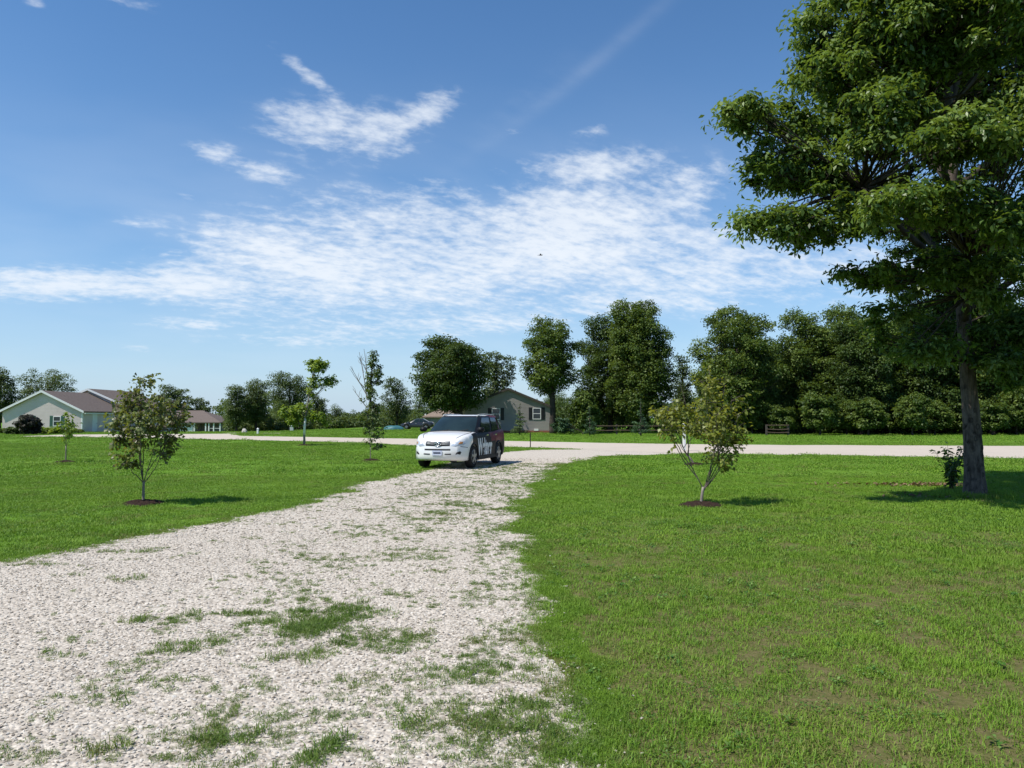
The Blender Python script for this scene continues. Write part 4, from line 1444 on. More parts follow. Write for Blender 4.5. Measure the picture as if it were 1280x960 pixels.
for i, (px, Y, s) in enumerate(((428, 160, .85), (444, 170, .8), (458, 160, .9), (476, 150, .9), (492, 165, 1.0), (508, 160, 1.0), (524, 175, 1.1), (400, 175, 1.0), (292, 165, 1.1), (318, 165, 1.3), (350, 160, 1.2),
                                (540, 190, 1.2), (700, 150, 1.2), (716, 140, 1.0), (735, 150, 1.2), (855, 140, 1.3), (690, 170, 1.3))):
    p = at(px, 522, Y)
    copy_tree(far2, (p.x, Y, tz(p.x, Y)), (s, s, s * (1 + .15 * math.sin(i * 2.1))), i * 1.3, FL, 'distant tree line')
broad_tree('far_tree', 474, 518, 468, 108, 0.6, 'sparse dusty green tree left of the rounded dark oak', group=GL, material=m_farleaf, seed=219, ncl=70, per=38, rcl=(.5, .85), trunk_r=.16)


def far_woods():
    rg = np.random.default_rng(301)
    cl = []
    for i in range(2300):
        x = rg.uniform(-260, 300)
        y = rg.uniform(190, 225)
        a = x / y * F + CX
        top = np.interp(a, [-400, 120, 200, 262, 330, 385, 412, 520, 600, 840, 900, 1600], [9, 9, 6.5, 8.5, 9.5, 7.5, 4.6, 4.6, 7, 7, 11, 12]) * (.72 + .55 * float(fbm(x * .12, 2.2, 7, 3)))
        r = rg.uniform(1.0, 1.9)
        z = rg.uniform(0, 1) ** .75 * max(.5, top - r * .8)
        cl.append((x, y, z + tz(x, y), r))
    o = crown('far_woods', None, rg, np.array(cl), 26, .75, .5, m_farleaf, squash=.8)
    tag(o, 'far off wood closing the view beyond the fields', 'woods', kind='stuff')


far_woods()


def undergrowth():
    rg = np.random.default_rng(307)
    cl = []
    for i in range(1500):
        a = rg.uniform(690, 1420)
        y = rg.uniform(73, 96) if a > 880 else rg.uniform(84, 100)
        r = rg.uniform(.35, .75)
        top = 0.5 + (y - 70) * .10
        cl.append(((a - CX) / F * y, y, rg.uniform(.1, 1) * top, r))
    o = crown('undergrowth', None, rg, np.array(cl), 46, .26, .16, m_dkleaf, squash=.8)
    tag(o, 'dark undergrowth on the floor of the wood behind the fence', 'undergrowth', kind='stuff')


undergrowth()


def far_thicket():
    rg = np.random.default_rng(311)
    cl = []
    for i in range(1100):
        a = rg.uniform(284, 530)
        y = rg.uniform(124, 150)
        r = rg.uniform(.5, 1.0)
        top = np.interp(a, [258, 380, 410, 530], [3.6, 3.2, 2.4, 2.2]) * rg.uniform(.5, 1.1)
        x = (a - CX) / F * y
        cl.append((x, y, rg.uniform(.1, 1) * top + tz(x, y), r))
    o = crown('far_thicket', None, rg, np.array(cl), 40, .40, .26, m_farleaf, squash=.8)
    tag(o, 'dark thicket filling the ground between the far trees on the left', 'thicket', kind='stuff')


far_thicket()


def half_bare_tree():
    rg = np.random.default_rng(221)
    Y = 104
    p = at(462, 522, Y)
    root = empty('half_bare_tree', (p.x, Y, 0), 'narrow tree with dead bare branches on its left side', 'tree', GL)
    s = Y / F
    L = []
    for px, py, rx, ry in ((466, 450, 9, 16), (472, 470, 8, 16), (464, 490, 9, 14), (466, 512, 12, 14), (458, 525, 12, 9), (462, 480, 8, 20)):
        q = at(px, py, Y) - Vector((p.x, Y, 0))
        L.append((q.x, 0, q.z, rx * s, rx * s, ry * s))
    cl = sample_clumps(rg, L, 70, .4, .7, .75, .2)
    trunk_and_limbs(root, rg, [(0, 0, -.05), (.05, 0, 4), (.2, 0, 7.5), (.5, 0, 10.8)], [.2, .16, .1, .03], cl, m_dkbark, nlimb=7, twig=.03)
    mb = MB()
    for (px, py), (qx, qy) in (((459, 495), (438, 458)), ((459, 500), (449, 440)), ((460, 478), (455, 436)), ((455, 484), (443, 470)), ((459, 510), (441, 486)), ((454, 466), (450, 447)), ((461, 470), (452, 452))):
        a, b = at(px, py, Y) - Vector((p.x, Y, 0)), at(qx, qy, Y) - Vector((p.x, Y, 0))
        a, b = np.array(a), np.array(b)
        pts = bez(a, (a + b) / 2 + np.array([.1, rg.uniform(-.3, .3), -.2]), b, 6)
        mb.tube(pts, list(np.linspace(.075, .025, 6)), 5, cap=False)
        for _ in range(3):
            i = rg.integers(2, 6)
            e = pts[i] + np.array([rg.uniform(-.6, .4), rg.uniform(-.4, .4), rg.uniform(.5, 1.3)])
            mb.tube([pts[i], (pts[i] + e) / 2 + rg.normal(0, .06, 3), e], [.03, .024, .015], 4, cap=False)
    mb.build('bare_branches', m_palebark, root, fix=False)
    crown('crown', root, rg, cl, 46, .28, .18, m_mdleaf)


half_bare_tree()
# planting in front of the cream house
broad_tree('shrub', 22, 52, 519, 72, 0.05, 'dark purple upright shrub in front of the cream gable wall', 'shrub', 'shrubs by the cream house', m_purple, seed=231, ncl=70, per=60, rcl=(.25, .45), ln=.2, wd=.13, trunk_r=.05, px_trunk=36)
broad_tree('shrub', 8, 34, 536, 73, 0.0, 'low dark shrub left of the purple upright shrub', 'shrub', 'shrubs by the cream house', m_dkleaf, seed=233, ncl=30, per=60, rcl=(.25, .4), ln=.18, wd=.12, trunk_r=.04)
broad_tree('shrub', 50, 80, 537, 75, 0.0, 'low light green shrub right of the purple upright shrub', 'shrub', 'shrubs by the cream house', m_lime, seed=235, ncl=30, per=60, rcl=(.25, .4), ln=.18, wd=.12, trunk_r=.04)
broad_tree('shrub', -12, 10, 537, 76, 0.0, 'small green shrub at the left corner of the cream house', 'shrub', 'shrubs by the cream house', m_mdleaf, seed=237, ncl=24, per=60, rcl=(.25, .4), ln=.18, wd=.12, trunk_r=.04)
broad_tree('shrub', 84, 104, 538, 80, 0.0, 'small green shrub at the right corner of the cream gable', 'shrub', 'shrubs by the cream house', m_mdleaf, seed=239, ncl=20, per=60, rcl=(.22, .36), ln=.18, wd=.12, trunk_r=.04)


# ------------------------------------------------------------------ houses
class House:
    def __init__(self, name, loc, label):
        self.root = empty(name, loc, label, 'house')
        self.o = loc

    def part(self, name, mb, material, parent=None, bevel=0.0):
        base = self.o if parent is None else (0, 0, 0)
        return mb.shift(self.o).build(name, material, self.root if parent is None else parent, bevel=bevel)

    def gable(self, x0, x1, y0, y1, z0, ze, zp, wall, roof, over=0.4, th=0.16, trim=m_white, back=True):
        """ridge along y, gable facing the viewer"""
        xm = (x0 + x1) / 2
        self.part('wall', MB().prism([(x0, y0, z0), (x1, y0, z0), (x1, y0, ze), (xm, y0, zp), (x0, y0, ze)], (0, y1 - y0, 0)), wall)
        sl = (zp - ze) / (xm - x0)
        up = 0.10
        rb = MB()
        for s in (-1, 1):
            xe = x0 - over if s < 0 else x1 + over
            zee = ze - sl * over + up
            rb.slab([(xm, y0 - over, zp + up), (xe, y0 - over, zee), (xe, y1 + over, zee), (xm, y1 + over, zp + up)], th)
        self.part('roof', rb, roof)
        if trim:
            tb = MB()
            for s in (-1, 1):
                xe = x0 - over - .01 if s < 0 else x1 + over + .01
                zee = ze - sl * over + up
                tb.prism([(xm, y0 - over - .045, zp + up + .02), (xe, y0 - over - .045, zee + .02), (xe, y0 - over - .045, zee - .22), (xm, y0 - over - .045, zp + up - .22)], (0, .04, 0))
            self.part('rake_trim', tb, trim)

    def hip(self, x0, x1, y0, y1, z0, ze, zp, wall, roof, over=0.4, ins=None):
        self.part('wall', MB().box(x0, x1, y0, y1, z0, ze), wall)
        ins = ins or (y1 - y0) / 2 + over
        ym = (y0 + y1) / 2
        X0, X1, Y0, Y1 = x0 - over, x1 + over, y0 - over, y1 + over
        a, b, c, d = (X0, Y0, ze), (X1, Y0, ze), (X1, Y1, ze), (X0, Y1, ze)
        e, f = (X0 + ins, ym, zp), (X1 - ins, ym, zp)
        lo = [(p[0], p[1], p[2] - .16) for p in (a, b, c, d)]
        v = [a, b, c, d, e, f] + lo
        fc = [(0, 1, 5, 4), (1, 2, 5), (2, 3, 4, 5), (3, 0, 4), (0, 6, 7, 1), (1, 7, 8, 2), (2, 8, 9, 3), (3, 9, 6, 0), (6, 9, 8, 7)]
        self.part('roof', MB().add(v, fc), roof)

    def window(self, xc, zc, wd, ht, y, shutter=None, sw=0.35):
        t = .07
        fb = MB()
        x0, x1, z0, z1 = xc - wd / 2, xc + wd / 2, zc - ht / 2, zc + ht / 2
        fb.box(x0, x1, y - .06, y + .03, z1 - t, z1).box(x0, x1, y - .06, y + .03, z0, z0 + t)
        fb.box(x0, x0 + t, y - .06, y + .03, z0 + t, z1 - t).box(x1 - t, x1, y - .06, y + .03, z0 + t, z1 - t)
        fb.box(x0 + t, x1 - t, y - .05, y + .02, zc - .03, zc + .03)
        fr = self.part('window', fb, m_white)
        for za, zb in ((z0 + t, zc - .03), (zc + .03, z1 - t)):
            MB().box(x0 + t, x1 - t, y - .025, y + .01, za, zb).shift(self.o).build('pane', m_pane, fr)
        if shutter:
            for s in (-1, 1):
                xa = xc + s * (wd / 2 + .03 + sw / 2)
                sb = MB().box(xa - sw / 2, xa + sw / 2, y - .04, y + .02, z0 - .05, z1 + .05)
                for q in range(9):
                    zz = z0 + (q + .5) * ht / 9
                    sb.box(xa - sw / 2 + .04, xa + sw / 2 - .04, y - .055, y - .04, zz - .03, zz + .03)
                self.part('shutter', sb, shutter)


# cream house at the left
xa, xb = at(3, 522, 84).x, at(103, 522, 84).x
h1 = House('cream_house', ((xa + xb) / 2, 88, -.08), 'cream sided gable house with brown roof and green shutters')
h1.gable(xa, xb, 84, 93.2, -.12, 2.35, 4.50, m_siding, m_roof, over=.30)
h1.gable(xa - 1.6, xb + 1.5, 93.25, 104, -.3, 2.45, 5.05, m_siding, m_roof)
h1.window(at(71.5, 522, 84).x, at(71, 526.5, 84).z, .85, 1.1, 84, m_greenpaint)
h1.window(at(35.5, 522, 84).x, at(35, 526.5, 84).z, .85, 1.1, 84, m_greenpaint)
h1.part('corner_trim', MB().box(xb - .12, xb + .02, 83.97, 84.12, -.1, 2.1), m_white)
# side wall details: door and window facing right
dmb = MB().box(xb - .02, xb + .03, 86.0, 87.0, -.05, 2.0)
dd = h1.part('door', dmb, m_white)
MB().box(xb + .03, xb + .06, 86.8, 86.9, .9, 1.0).shift(h1.o).build('handle', m_steel, dd)
h1.part('gutter', MB().box(xb + .40, xb + .50, 83.7, 93.5, 2.02, 2.12), m_white)

# hip roofed building further back
Yh = 165
xa, xb = at(168, 522, Yh).x, at(272, 522, Yh).x
g0 = tz(xa, Yh)
h2 = House('porch_building', ((xa + xb) / 2, Yh + 4, g0), 'low building with brown hip roof, pale garage door and white porch posts')
h2.hip(xa, xb - 5.0, Yh, Yh + 10, g0 - .3, .62, 3.15, m_siding, m_roof, ins=.1)
hb = MB()
X0, X1, Y0, Y1 = xb - 9.4, xb + .9, Yh - .6, Yh + 10.6
v = [(X0, Y0, .60), (X1, Y0, .60), (X1, Y1, .60), (X0, Y1, .60), (X0, Yh + 5, 3.2), (X1 - 6.2, Yh + 5, 3.2), (X0, Y0, .42), (X1, Y0, .42), (X1, Y1, .42), (X0, Y1, .42)]
h2.part('porch_roof', MB().add(v, [(0, 1, 5, 4), (1, 2, 5), (2, 3, 4, 5), (3, 0, 4), (0, 6, 7, 1), (1, 7, 8, 2), (2, 8, 9, 3), (3, 9, 6, 0), (6, 9, 8, 7)]), m_roof)
h2.part('porch_wall', MB().box(xb - 5.0, xb - 1.0, Yh + 3.0, Yh + 9, g0, .42), m_siding2)
h2.part('garage_door', MB().box(at(228, 522, Yh).x, at(241, 522, Yh).x, Yh - .08, Yh - .01, g0, .30), m_white)
for px in (244, 258, 262, 268, 276):
    xx = at(px, 522, Yh).x
    h2.part('porch_post', MB().box(xx - .11, xx + .11, Yh - .4, Yh - .1, g0, .42), m_white)
h2.part('porch_rail', MB().box(at(262, 522, Yh).x, at(276, 522, Yh).x, Yh - .3, Yh - .2, g0 + .7, g0 + .8), m_white)

# grey house in the middle
Ym = 80
h3 = House('grey_house', (-.4, 84, 0), 'grey sided gable house with black shutters and brick base')
h3.gable(-4.9, 4.1, Ym, 92, .24, 2.75, 4.62, m_siding2, m_roof2, over=.22, trim=m_greywood)
h3.part('foundation', MB().box(-4.93, 4.13, Ym - .05, 92, -.1, .238), m_brick)
h3.window(at(671, 522, Ym).x, at(671, 517, Ym).z, .88, 1.2, Ym, m_blackpaint, .38)
h3.window(at(620, 522, Ym).x, at(620, 517.5, Ym).z, .88, 1.2, Ym, m_blackpaint, .38)
h3.part('vent', MB().box(at(667.5, 522, Ym).x, at(673, 522, Ym).x, Ym - .08, Ym - .003, .22, .42), m_white)
h3.part('side_wing', MB().box(-6.4, -4.95, 83.5, 91, -.1, 2.7), m_siding2)
h3.part('side_roof', MB().slab([(-6.8, 83.0, 2.72), (-4.5, 83.0, 2.72), (-4.5, 87.5, 4.45), (-6.8, 87.5, 4.45)], .16).slab(
    [(-6.8, 92.0, 2.72), (-4.5, 92.0, 2.72), (-4.5, 87.52, 4.45), (-6.8, 87.52, 4.45)], .16), m_roof2)
h3.part('fascia', MB().box(-6.8, -5.4, 82.94, 82.98, 2.50, 2.70), m_siding2)

# tan roofed building behind the oak
Yt = 112
xa, xb = at(531, 522, Yt).x, at(604, 522, Yt).x
h4 = House('tan_roofed_building', ((xa + xb) / 2, Yt + 3, 0), 'low building with tan hip roof behind the rounded dark oak')
h4.hip(xa, xb, Yt, Yt + 7, -.1, 1.75, 3.65, m_siding2, m_roof3, over=.35)
h4.part('chimney_cap', MB().tube([(xa + .1, Yt + .2, 1.7), (xa + .1, Yt + .2, 2.15)], .14, 10), m_white)
h4.part('door', MB().box(xa + 2.2, xa + 4.6, Yt - .06, Yt - .004, -.05, 1.5), m_white)


# ------------------------------------------------------------------ vehicles
def loft(rings, closed=False):
    """rings: list of equal-length point lists"""
    n = len(rings[0])
    v = [p for r in rings for p in r]
    f = []
    for i in range(len(rings) - 1):
        for k in range(n - (0 if closed else 1)):
            k2 = (k + 1) % n
            f.append((i * n + k, i * n + k2, (i + 1) * n + k2, (i + 1) * n + k))
    return v, f


def build_car(name, loc, heading, label, cat, spec):
    root = empty(name, loc, label, cat)
    root.rotation_euler = (0, 0, heading)
    S = spec
    xn, xt, hw = S['nose'], S['tail'], S['hw']
    fa, ra, wr = S['fa'], S['ra'], S['wr']
    ar = wr + .055
    st = np.unique(np.concatenate([np.linspace(xt, xn, 48), np.linspace(fa - ar, fa + ar, 19), np.linspace(ra - ar, ra + ar, 19), [xn - .02, xn - .06, xt + .03]]))
    half = []
    prof = [(0, .93), (.05, .985), (.2, 1.0), (.45, 1.005), (.62, 1.0), (.78, .985), (.90, .955), (.97, .92)]
    for x in st:
        w = hw
        fx = max(0, (x - (xn - .75)) / .75)
        w = w - .26 * fx ** 2.6
        bx = max(0, ((xt + .5) - x) / .5)
        w = w - .11 * bx ** 2.2
        t = float(np.interp(x, S['top_x'], S['top_z']))
        b = float(np.interp(x, [xt, xt + .35, ra - .5, ra + .5, fa - .5, fa + .5, xn - .25, xn], [.36, .30, .25, .22, .22, .25, .24, .30]))
        for xa_ in (fa, ra):
            if abs(x - xa_) < ar:
                b = max(b, wr + math.sqrt(max(0, ar ** 2 - (x - xa_) ** 2)))
        ring = []
        for s, q in prof:
            z = b + (t - b) * s
            ring.append([x, w * q, z])
        for q, dz in ((.86, .012), (.6, .03), (.3, .042), (0, .046)):
            ring.append([x, w * q * .97, t + dz - .01])
        for p in ring:   # rounded nose and tail
            if x > xn - .5:
                p[0] -= (.34 * max(0, p[2] - .52) ** 1.35 + .5 * max(0, .40 - p[2]) ** 1.3) * ((x - (xn - .5)) / .5)
            if x < xt + .4:
                p[0] += (.10 * max(0, p[2] - .7) + .5 * max(0, .5 - p[2]) ** 1.3) * (((xt + .4) - x) / .4)
        half.append(ring)
    rings = [[(p[0], -p[1], p[2]) for p in r[:-1]] + [tuple(p) for p in reversed(r)] for r in half]
    v, f = loft(rings)
    n = len(rings[0])
    f.append(tuple(range(n)))
    f.append(tuple(len(v) - n + k for k in range(n)))
    # floor pan, inner closing
    for i in range(len(rings) - 1):
        f.append((i * n, (i + 1) * n, (i + 1) * n + n - 1, i * n + n - 1))
    ob = MB().add(v, f).build('body', [S['paint'], S['side'], S['rear']], root, smooth=True)
    for p in ob.data.polygons:
        c, nn = p.center, p.normal
        if abs(nn.y) > .55 and c.x < fa + .12 + (1.05 - c.z) * .12:
            p.material_index = 1
            if c.x < S['rear_x'] + (c.z - .8) * 0.9 and c.z > .78:
                p.material_index = 2
        elif c.x < -1.7:
            p.material_index = 2
    # greenhouse: levels from belt to roof
    lev = S['levels']      # (z, x_front, x_rear, half width)
    grs = []
    for z, xf, xr_, w in lev:
        sag = .16
        ring = [(xf, 0, z), (xf - .02, .45 * w, z), (xf - .07, .78 * w, z), (xf - sag, .95 * w, z)]
        L = (xf - sag) - (xr_ + .10)
        for q in (.06, .20, .34, .46, .50, .64, .78, .82, .92):
            ring.append((xf - sag - L * q, w * (1 - .0 * q) * (1 if q < .8 else 1 - (q - .8) * .35), z))
        ring += [(xr_ + .05, .88 * w, z), (xr_, .55 * w, z), (xr_ - .01, 0, z)]
        full = ring + [(x, -y, zz) for x, y, zz in reversed(ring[1:-1])]
        grs.append(full)
    v, f = loft(grs, closed=True)
    n = len(grs[0])
    top = len(v) - n
    f2 = list(f)
    # crowned roof cap
    zt = lev[-1][0]
    cap = []
    for x, y, z in grs[-1]:
        xm = (lev[-1][1] + lev[-1][2]) / 2
        cap.append((xm + (x - xm) * .82, y * .72, zt + .035))
    b0 = len(v)
    v2 = v + cap
    for k in range(n):
        f2.append((top + k, top + (k + 1) % n, b0 + (k + 1) % n, b0 + k))
    f2.append(tuple(b0 + k for k in range(n)))
    gh = MB().add(v2, f2).build('cabin', [S['paint'], S['side'], S['rear']], root, smooth=False)
    for p in gh.data.polygons:
        p.use_smooth = True
        if p.center.z < zt - .02:
            p.material_index = 1
            if p.center.x < S['rear_x'] - .4:
                p.material_index = 2
        elif p.center.x < -.9:
            p.material_index = 2 if S['rear'] is not S['paint'] else 0

    def window_strip(nm, k0, k1, l0, l1, inset=.02):
        out = []
        for li in range(l0, l1 + 1):
            row = []
            for k in range(k0, k1 + 1):
                p = Vector(grs[li][k % n])
                c = Vector((p.x, p.y, p.z))
                nx = Vector((p.x - (.0 if abs(p.y) > .5 * lev[li][3] and lev[li][2] + .12 < p.x < lev[li][1] - .12 else 0), p.y, 0))
                row.append(c)
            out.append(row)
        # push outwards along the local surface normal, shrink a little towards the middle
        mid = sum((p for r in out for p in r), Vector()) / sum(len(r) for r in out)
        fin = []
        for i, r in enumerate(out):
            rr = []
            for j, p in enumerate(r):
                a = r[min(j + 1, len(r) - 1)] - r[max(j - 1, 0)]
                b = out[min(i + 1, len(out) - 1)][j] - out[max(i - 1, 0)][j]
                nn = a.cross(b).normalized()
                if nn.dot(Vector((p.x - .2 * 0 - (lev[0][1] + lev[0][2]) / 2, p.y * 3, .4))) < 0:
                    nn = -nn
                q = mid + (p - mid) * (1 - inset)
                rr.append(q + nn * .012)
            fin.append(rr)
        vv, ff = loft(fin)
        link(nm, MB().add(vv, ff).mesh(nm), m_glass, root, True)

    half_n = len(grs[0]) // 2
    nl = len(lev) - 1
    window_strip('windshield', -3, 3, 0, nl - 1, .05)
    window_strip('rear_window', half_n - 2, half_n + 2, 1, nl - 1, .12)
    # side windows on both sides: ring indices 4.. are the side points
    for a, b in ((4, 7), (8, 10), (11, 13)):
        window_strip('side_window', a, b, 0, nl - 1, .07)
        window_strip('side_window', n - b, n - a, 0, nl - 1, .07)
    # wheels
    for xa_ in (fa, ra):
        for s in (-1, 1):
            yo = s * (hw - .012)
            wb = MB().lathe_y([(wr * .62, -.10), (wr * .64, 0.0), (wr * .2, -.02), (0.001, -.02)], 20)
            wb.v = [(x + xa_, y * s + yo - .02 * s, z + wr) for x, y, z in wb.v]
            wh = wb.build('wheel', m_trimblk, root, smooth=True)
            tb = MB().lathe_y([(wr * .64, 0), (wr * .80, .012), (wr * .95, .0), (wr, -.04), (wr, -.17), (wr * .95, -.21), (wr * .64, -.21)], 28)
            tb.v = [(x + xa_, y * s + yo, z + wr) for x, y, z in tb.v]
            tb.build('tyre', m_tyre, wh, smooth=True)
            rb = MB().lathe_y([(wr * .64, .006), (wr * .60, .010), (wr * .575, -.03)], 28)
            for q in range(5):
                th = 2 * math.pi * q / 5 + .3
                d, e = Vector((math.cos(th), 0, math.sin(th))), Vector((-math.sin(th), 0, math.cos(th)))
                rb.prism([d * .03 + e * .05, d * wr * .6 + e * .035, d * wr * .6 - e * .035, d * .03 - e * .05], (0, .02, 0))
            rb.lathe_y([(.07, .024), (.001, .026)], 14)
            rb.v = [(x + xa_, y * s + yo - .002 * s, z + wr) for x, y, z in rb.v]
            rb.build('rim', m_rim, wh, smooth=False)
            # arch lip
            lip = MB()
            pts = [(xa_ + math.cos(a) * (ar + .012), 0, wr + math.sin(a) * (ar + .012)) for a in np.linspace(-.15, math.pi + .15, 17)]
            lip.tube(pts, .035, 6)
            lip.v = [(x, y + s * (hw - .012), z) for x, y, z in lip.v]
            lip.build('wheel_arch', m_trimblk, root, smooth=True)
    # door mirrors, handles
    for s in (-1, 1):
        mb = MB().box(.92, 1.08, s * (hw - .02), s * (hw + .20), S['belt'] + .0, S['belt'] + .15)
        mb.build('side_mirror', S['side'], root, bevel=.03, smooth=True)
        for xx in (.05, -.92):
            MB().box(xx - .10, xx + .10, s * (hw - .03), s * (hw + .022), S['belt'] - .14, S['belt'] - .10).build('door_handle', m_chrome, root, bevel=.008)
    return root, half, st


CAR_LOC = (-1.68, 25.70, 0.012)
head = math.atan2(-math.cos(R(16)), -math.sin(R(16)))
suv = dict(nose=2.28, tail=-2.28, hw=.90, fa=1.38, ra=-1.28, wr=.355, paint=m_cwhite, side=m_cblack, rear=m_cmaroon, rear_x=-.55, belt=1.13, wrap=True,
           top_x=[-2.28, -2.1, -1.0, .9, 1.15, 1.6, 1.95, 2.15, 2.24, 2.28], top_z=[1.05, 1.20, 1.17, 1.12, 1.12, 1.065, 1.0, .93, .87, .80],
           levels=[(1.10, 1.16, -2.20, .845), (1.30, .86, -2.13, .80), (1.50, .55, -2.02, .735), (1.60, .36, -1.95, .69), (1.645, .26, -1.9, .655)])
car, half, st = build_car('parked_car', CAR_LOC, head, 'white fronted compact SUV with black and maroon lettered sides on the gravel drive', 'car', suv)


def front_x(y, z):
    """x of the car's front surface at (y, z), found on the body mesh"""
    bod = [c for c in car.children if c.name.startswith('body')][0]
    hit, loc, *_ = bod.ray_cast(Vector((4, y, z)), Vector((-1, 0, 0)))
    return loc.x if hit else 2.2


def face_patch(name, outline, material, thick=.012, parent=None, grow=None):
    """a patch laid on the car's nose, outline as (y, z)"""
    n = len(outline)
    c = (sum(p[0] for p in outline) / n, sum(p[1] for p in outline) / n)
    V, Fc = [], []
    rings_ = (1.0, .66, .33)
    for k in rings_:
        for y, z in outline:
            yy, zz = c[0] + (y - c[0]) * k, c[1] + (z - c[1]) * k
            V.append((front_x(yy, zz) + thick * (0.2 if k == 1.0 else 1), yy, zz))
    V.append((front_x(*c) + thick, *c))
    for i in range(2):
        for q in range(n):
            Fc.append((i * n + q, i * n + (q + 1) % n, (i + 1) * n + (q + 1) % n, (i + 1) * n + q))
    for q in range(n):
        Fc.append((2 * n + q, 2 * n + (q + 1) % n, 3 * n))
    return MB().add(V, Fc).build(name, material, parent or car, smooth=True)


def rrect(y0, y1, z0, z1, n=3, slant=0.0):
    pts = []
    for (a, b), (c, d) in (((y0, z0), (y1, z0)), ((y1, z0), (y1, z1)), ((y1, z1), (y0, z1)), ((y0, z1), (y0, z0))):
        for i in range(n):
            pts.append((a + (c - a) * i / n, b + (d - b) * i / n))
    return [(y, z + slant * abs(y)) for y, z in pts]


gr = face_patch('grille', rrect(-.40, .40, .70, .845, 6, .03), m_trimblk, .012)
for z0, z1 in ((.755, .775), (.80, .818)):
    face_patch('grille_bar', rrect(-.38, -.09, z0, z1, 3, .03), m_rim, .026, gr)
    face_patch('grille_bar', rrect(.09, .38, z0, z1, 3, .03), m_rim, .026, gr)
# badge of nested ovals
eb = MB()
for ry, rz, dz in ((.10, .065, 0), (.040, .060, 0), (.075, .028, .022)):
    pts = [(front_x(0, .775) + .036, math.cos(a) * ry, .775 + dz + math.sin(a) * rz) for a in np.linspace(0, 2 * math.pi, 21)]
    eb.tube(pts, .011, 5)
eb.build('badge', m_chrome, gr, smooth=True)
face_patch('lower_grille', rrect(-.43, .43, .575, .625, 6), m_trimblk, .010)
for s in (-1, 1):
    o = [(s * y, z) for y, z in ((.43, .715), (.60, .69), (.78, .735), (.83, .80), (.82, .875), (.68, .885), (.53, .82))]
    hl = face_patch('headlight', o, m_lens, .016)
    face_patch('turn_signal', [(s * y, z) for y, z in ((.655, .755), (.76, .77), (.785, .815), (.77, .85), (.70, .855), (.66, .81))], m_amber, .026, hl)
    face_patch('fog_light', [(s * y, z) for y, z in ((.60, .44), (.72, .45), (.745, .52), (.72, .56), (.64, .53), (.60, .48))], m_trimblk, .012)
    face_patch('bumper_slot', [(s * y, z) for y, z in ((.24, .445), (.45, .445), (.45, .485), (.24, .475))], m_trimblk, .010)
x0 = front_x(0, .5) + .02
pl = MB().box(x0 - .01, x0 + .006, -.16, .16, .42, .57).build('license_plate', m_plate, car, bevel=.004)
MB().box(x0 + .008, x0 + .010, -.12, .12, .475, .525).build('plate_band', m_charcoal, pl)
for s in (-1, 1):
    rail = MB()
    rail.tube([(.22, s * .60, 1.63), (.10, s * .61, 1.68), (-.5, s * .62, 1.70), (-1.55, s * .60, 1.68), (-1.68, s * .59, 1.63)], .022, 8)
    rail.build('roof_rail', m_steel, car, smooth=True)
    MB().box(-2.26, -2.12, s * .56, s * .72, .95, 1.20).build('tail_light', m_red, car, bevel=.02)
    MB().box(-1.05, 1.0, s * .885, s * .915, .24, .36).build('sill', m_trimblk, car, bevel=.01)
# shut lines of the bonnet and bumper
def top_z(x, y):
    bod = [c for c in car.children if c.name.startswith('body')][0]
    hit, loc, *_ = bod.ray_cast(Vector((x, y, 3)), Vector((0, 0, -1)))
    return loc.z if hit else 1.0


for s in (-1, 1):
    pts = [(x, s * y, top_z(x, s * y) + .002) for x, y in ((1.12, .74), (1.35, .735), (1.6, .70), (1.8, .655), (1.95, .60), (2.05, .54))]
    MB().tube(pts, .009, 5).build('bonnet_gap', m_trimblk, car)
    pts = []
    for z in (.66, .68, .70):
        y = {.66: .86, .68: .80, .70: .72}[z]
        pts.append((front_x(s * y, z) + .002, s * y, z))
    MB().tube(pts, .008, 5).build('bumper_gap', m_trimblk, car)
MB().tube([(1.17, y, top_z(1.17, y) + .004) for y in np.linspace(-.74, .74, 9)], .014, 5).build('cowl', m_trimblk, car)
# wipers
for yy in (.12, -.48):
    MB().tube([(1.19, yy, 1.13), (1.10, yy + .22, 1.165), (1.0, yy + .45, 1.205)], .010, 5).build('wiper', m_trimblk, car)


def side_text(txt, size, x_start, z, sx, sz, ypos, rot_side):
    cu = bpy.data.curves.new('lettering', 'FONT')
    cu.body = txt
    cu.size = size
    cu.extrude = .004
    cu.offset = .018
    cu.space_character = 0.93
    tmp = bpy.data.objects.new('tmp_text', cu)
    C.objects.link(tmp)
    bpy.context.view_layer.update()
    me = bpy.data.meshes.new_from_object(tmp.evaluated_get(bpy.context.evaluated_depsgraph_get()))
    bpy.data.objects.remove(tmp)
    bod = [c for c in car.children if c.name.startswith('body')][0]
    ob = link('lettering', me, m_letter, car)
    for v in me.vertices:
        x = x_start - v.co.x * sx * rot_side if rot_side > 0 else x_start + v.co.x * sx
        zz = z + v.co.y * sz
        hit, loc, *_ = bod.ray_cast(Vector((x, 2 * rot_side, max(zz, .3))), Vector((0, -rot_side, 0)))
        yy = loc.y if hit and abs(loc.y) > .7 else rot_side * .9
        v.co = Vector((x, yy + rot_side * (.008 + v.co.z), zz))
    bm = bmesh.new()
    bm.from_mesh(me)
    bmesh.ops.recalc_face_normals(bm, faces=bm.faces)
    bm.to_mesh(me)
    bm.free()
    return ob


side_text('Weltner', .52, 1.00, .40, .86, 1.42, .9, 1)
side_text('Weltner', .52, -.85, .44, .83, 1.22, .9, -1)

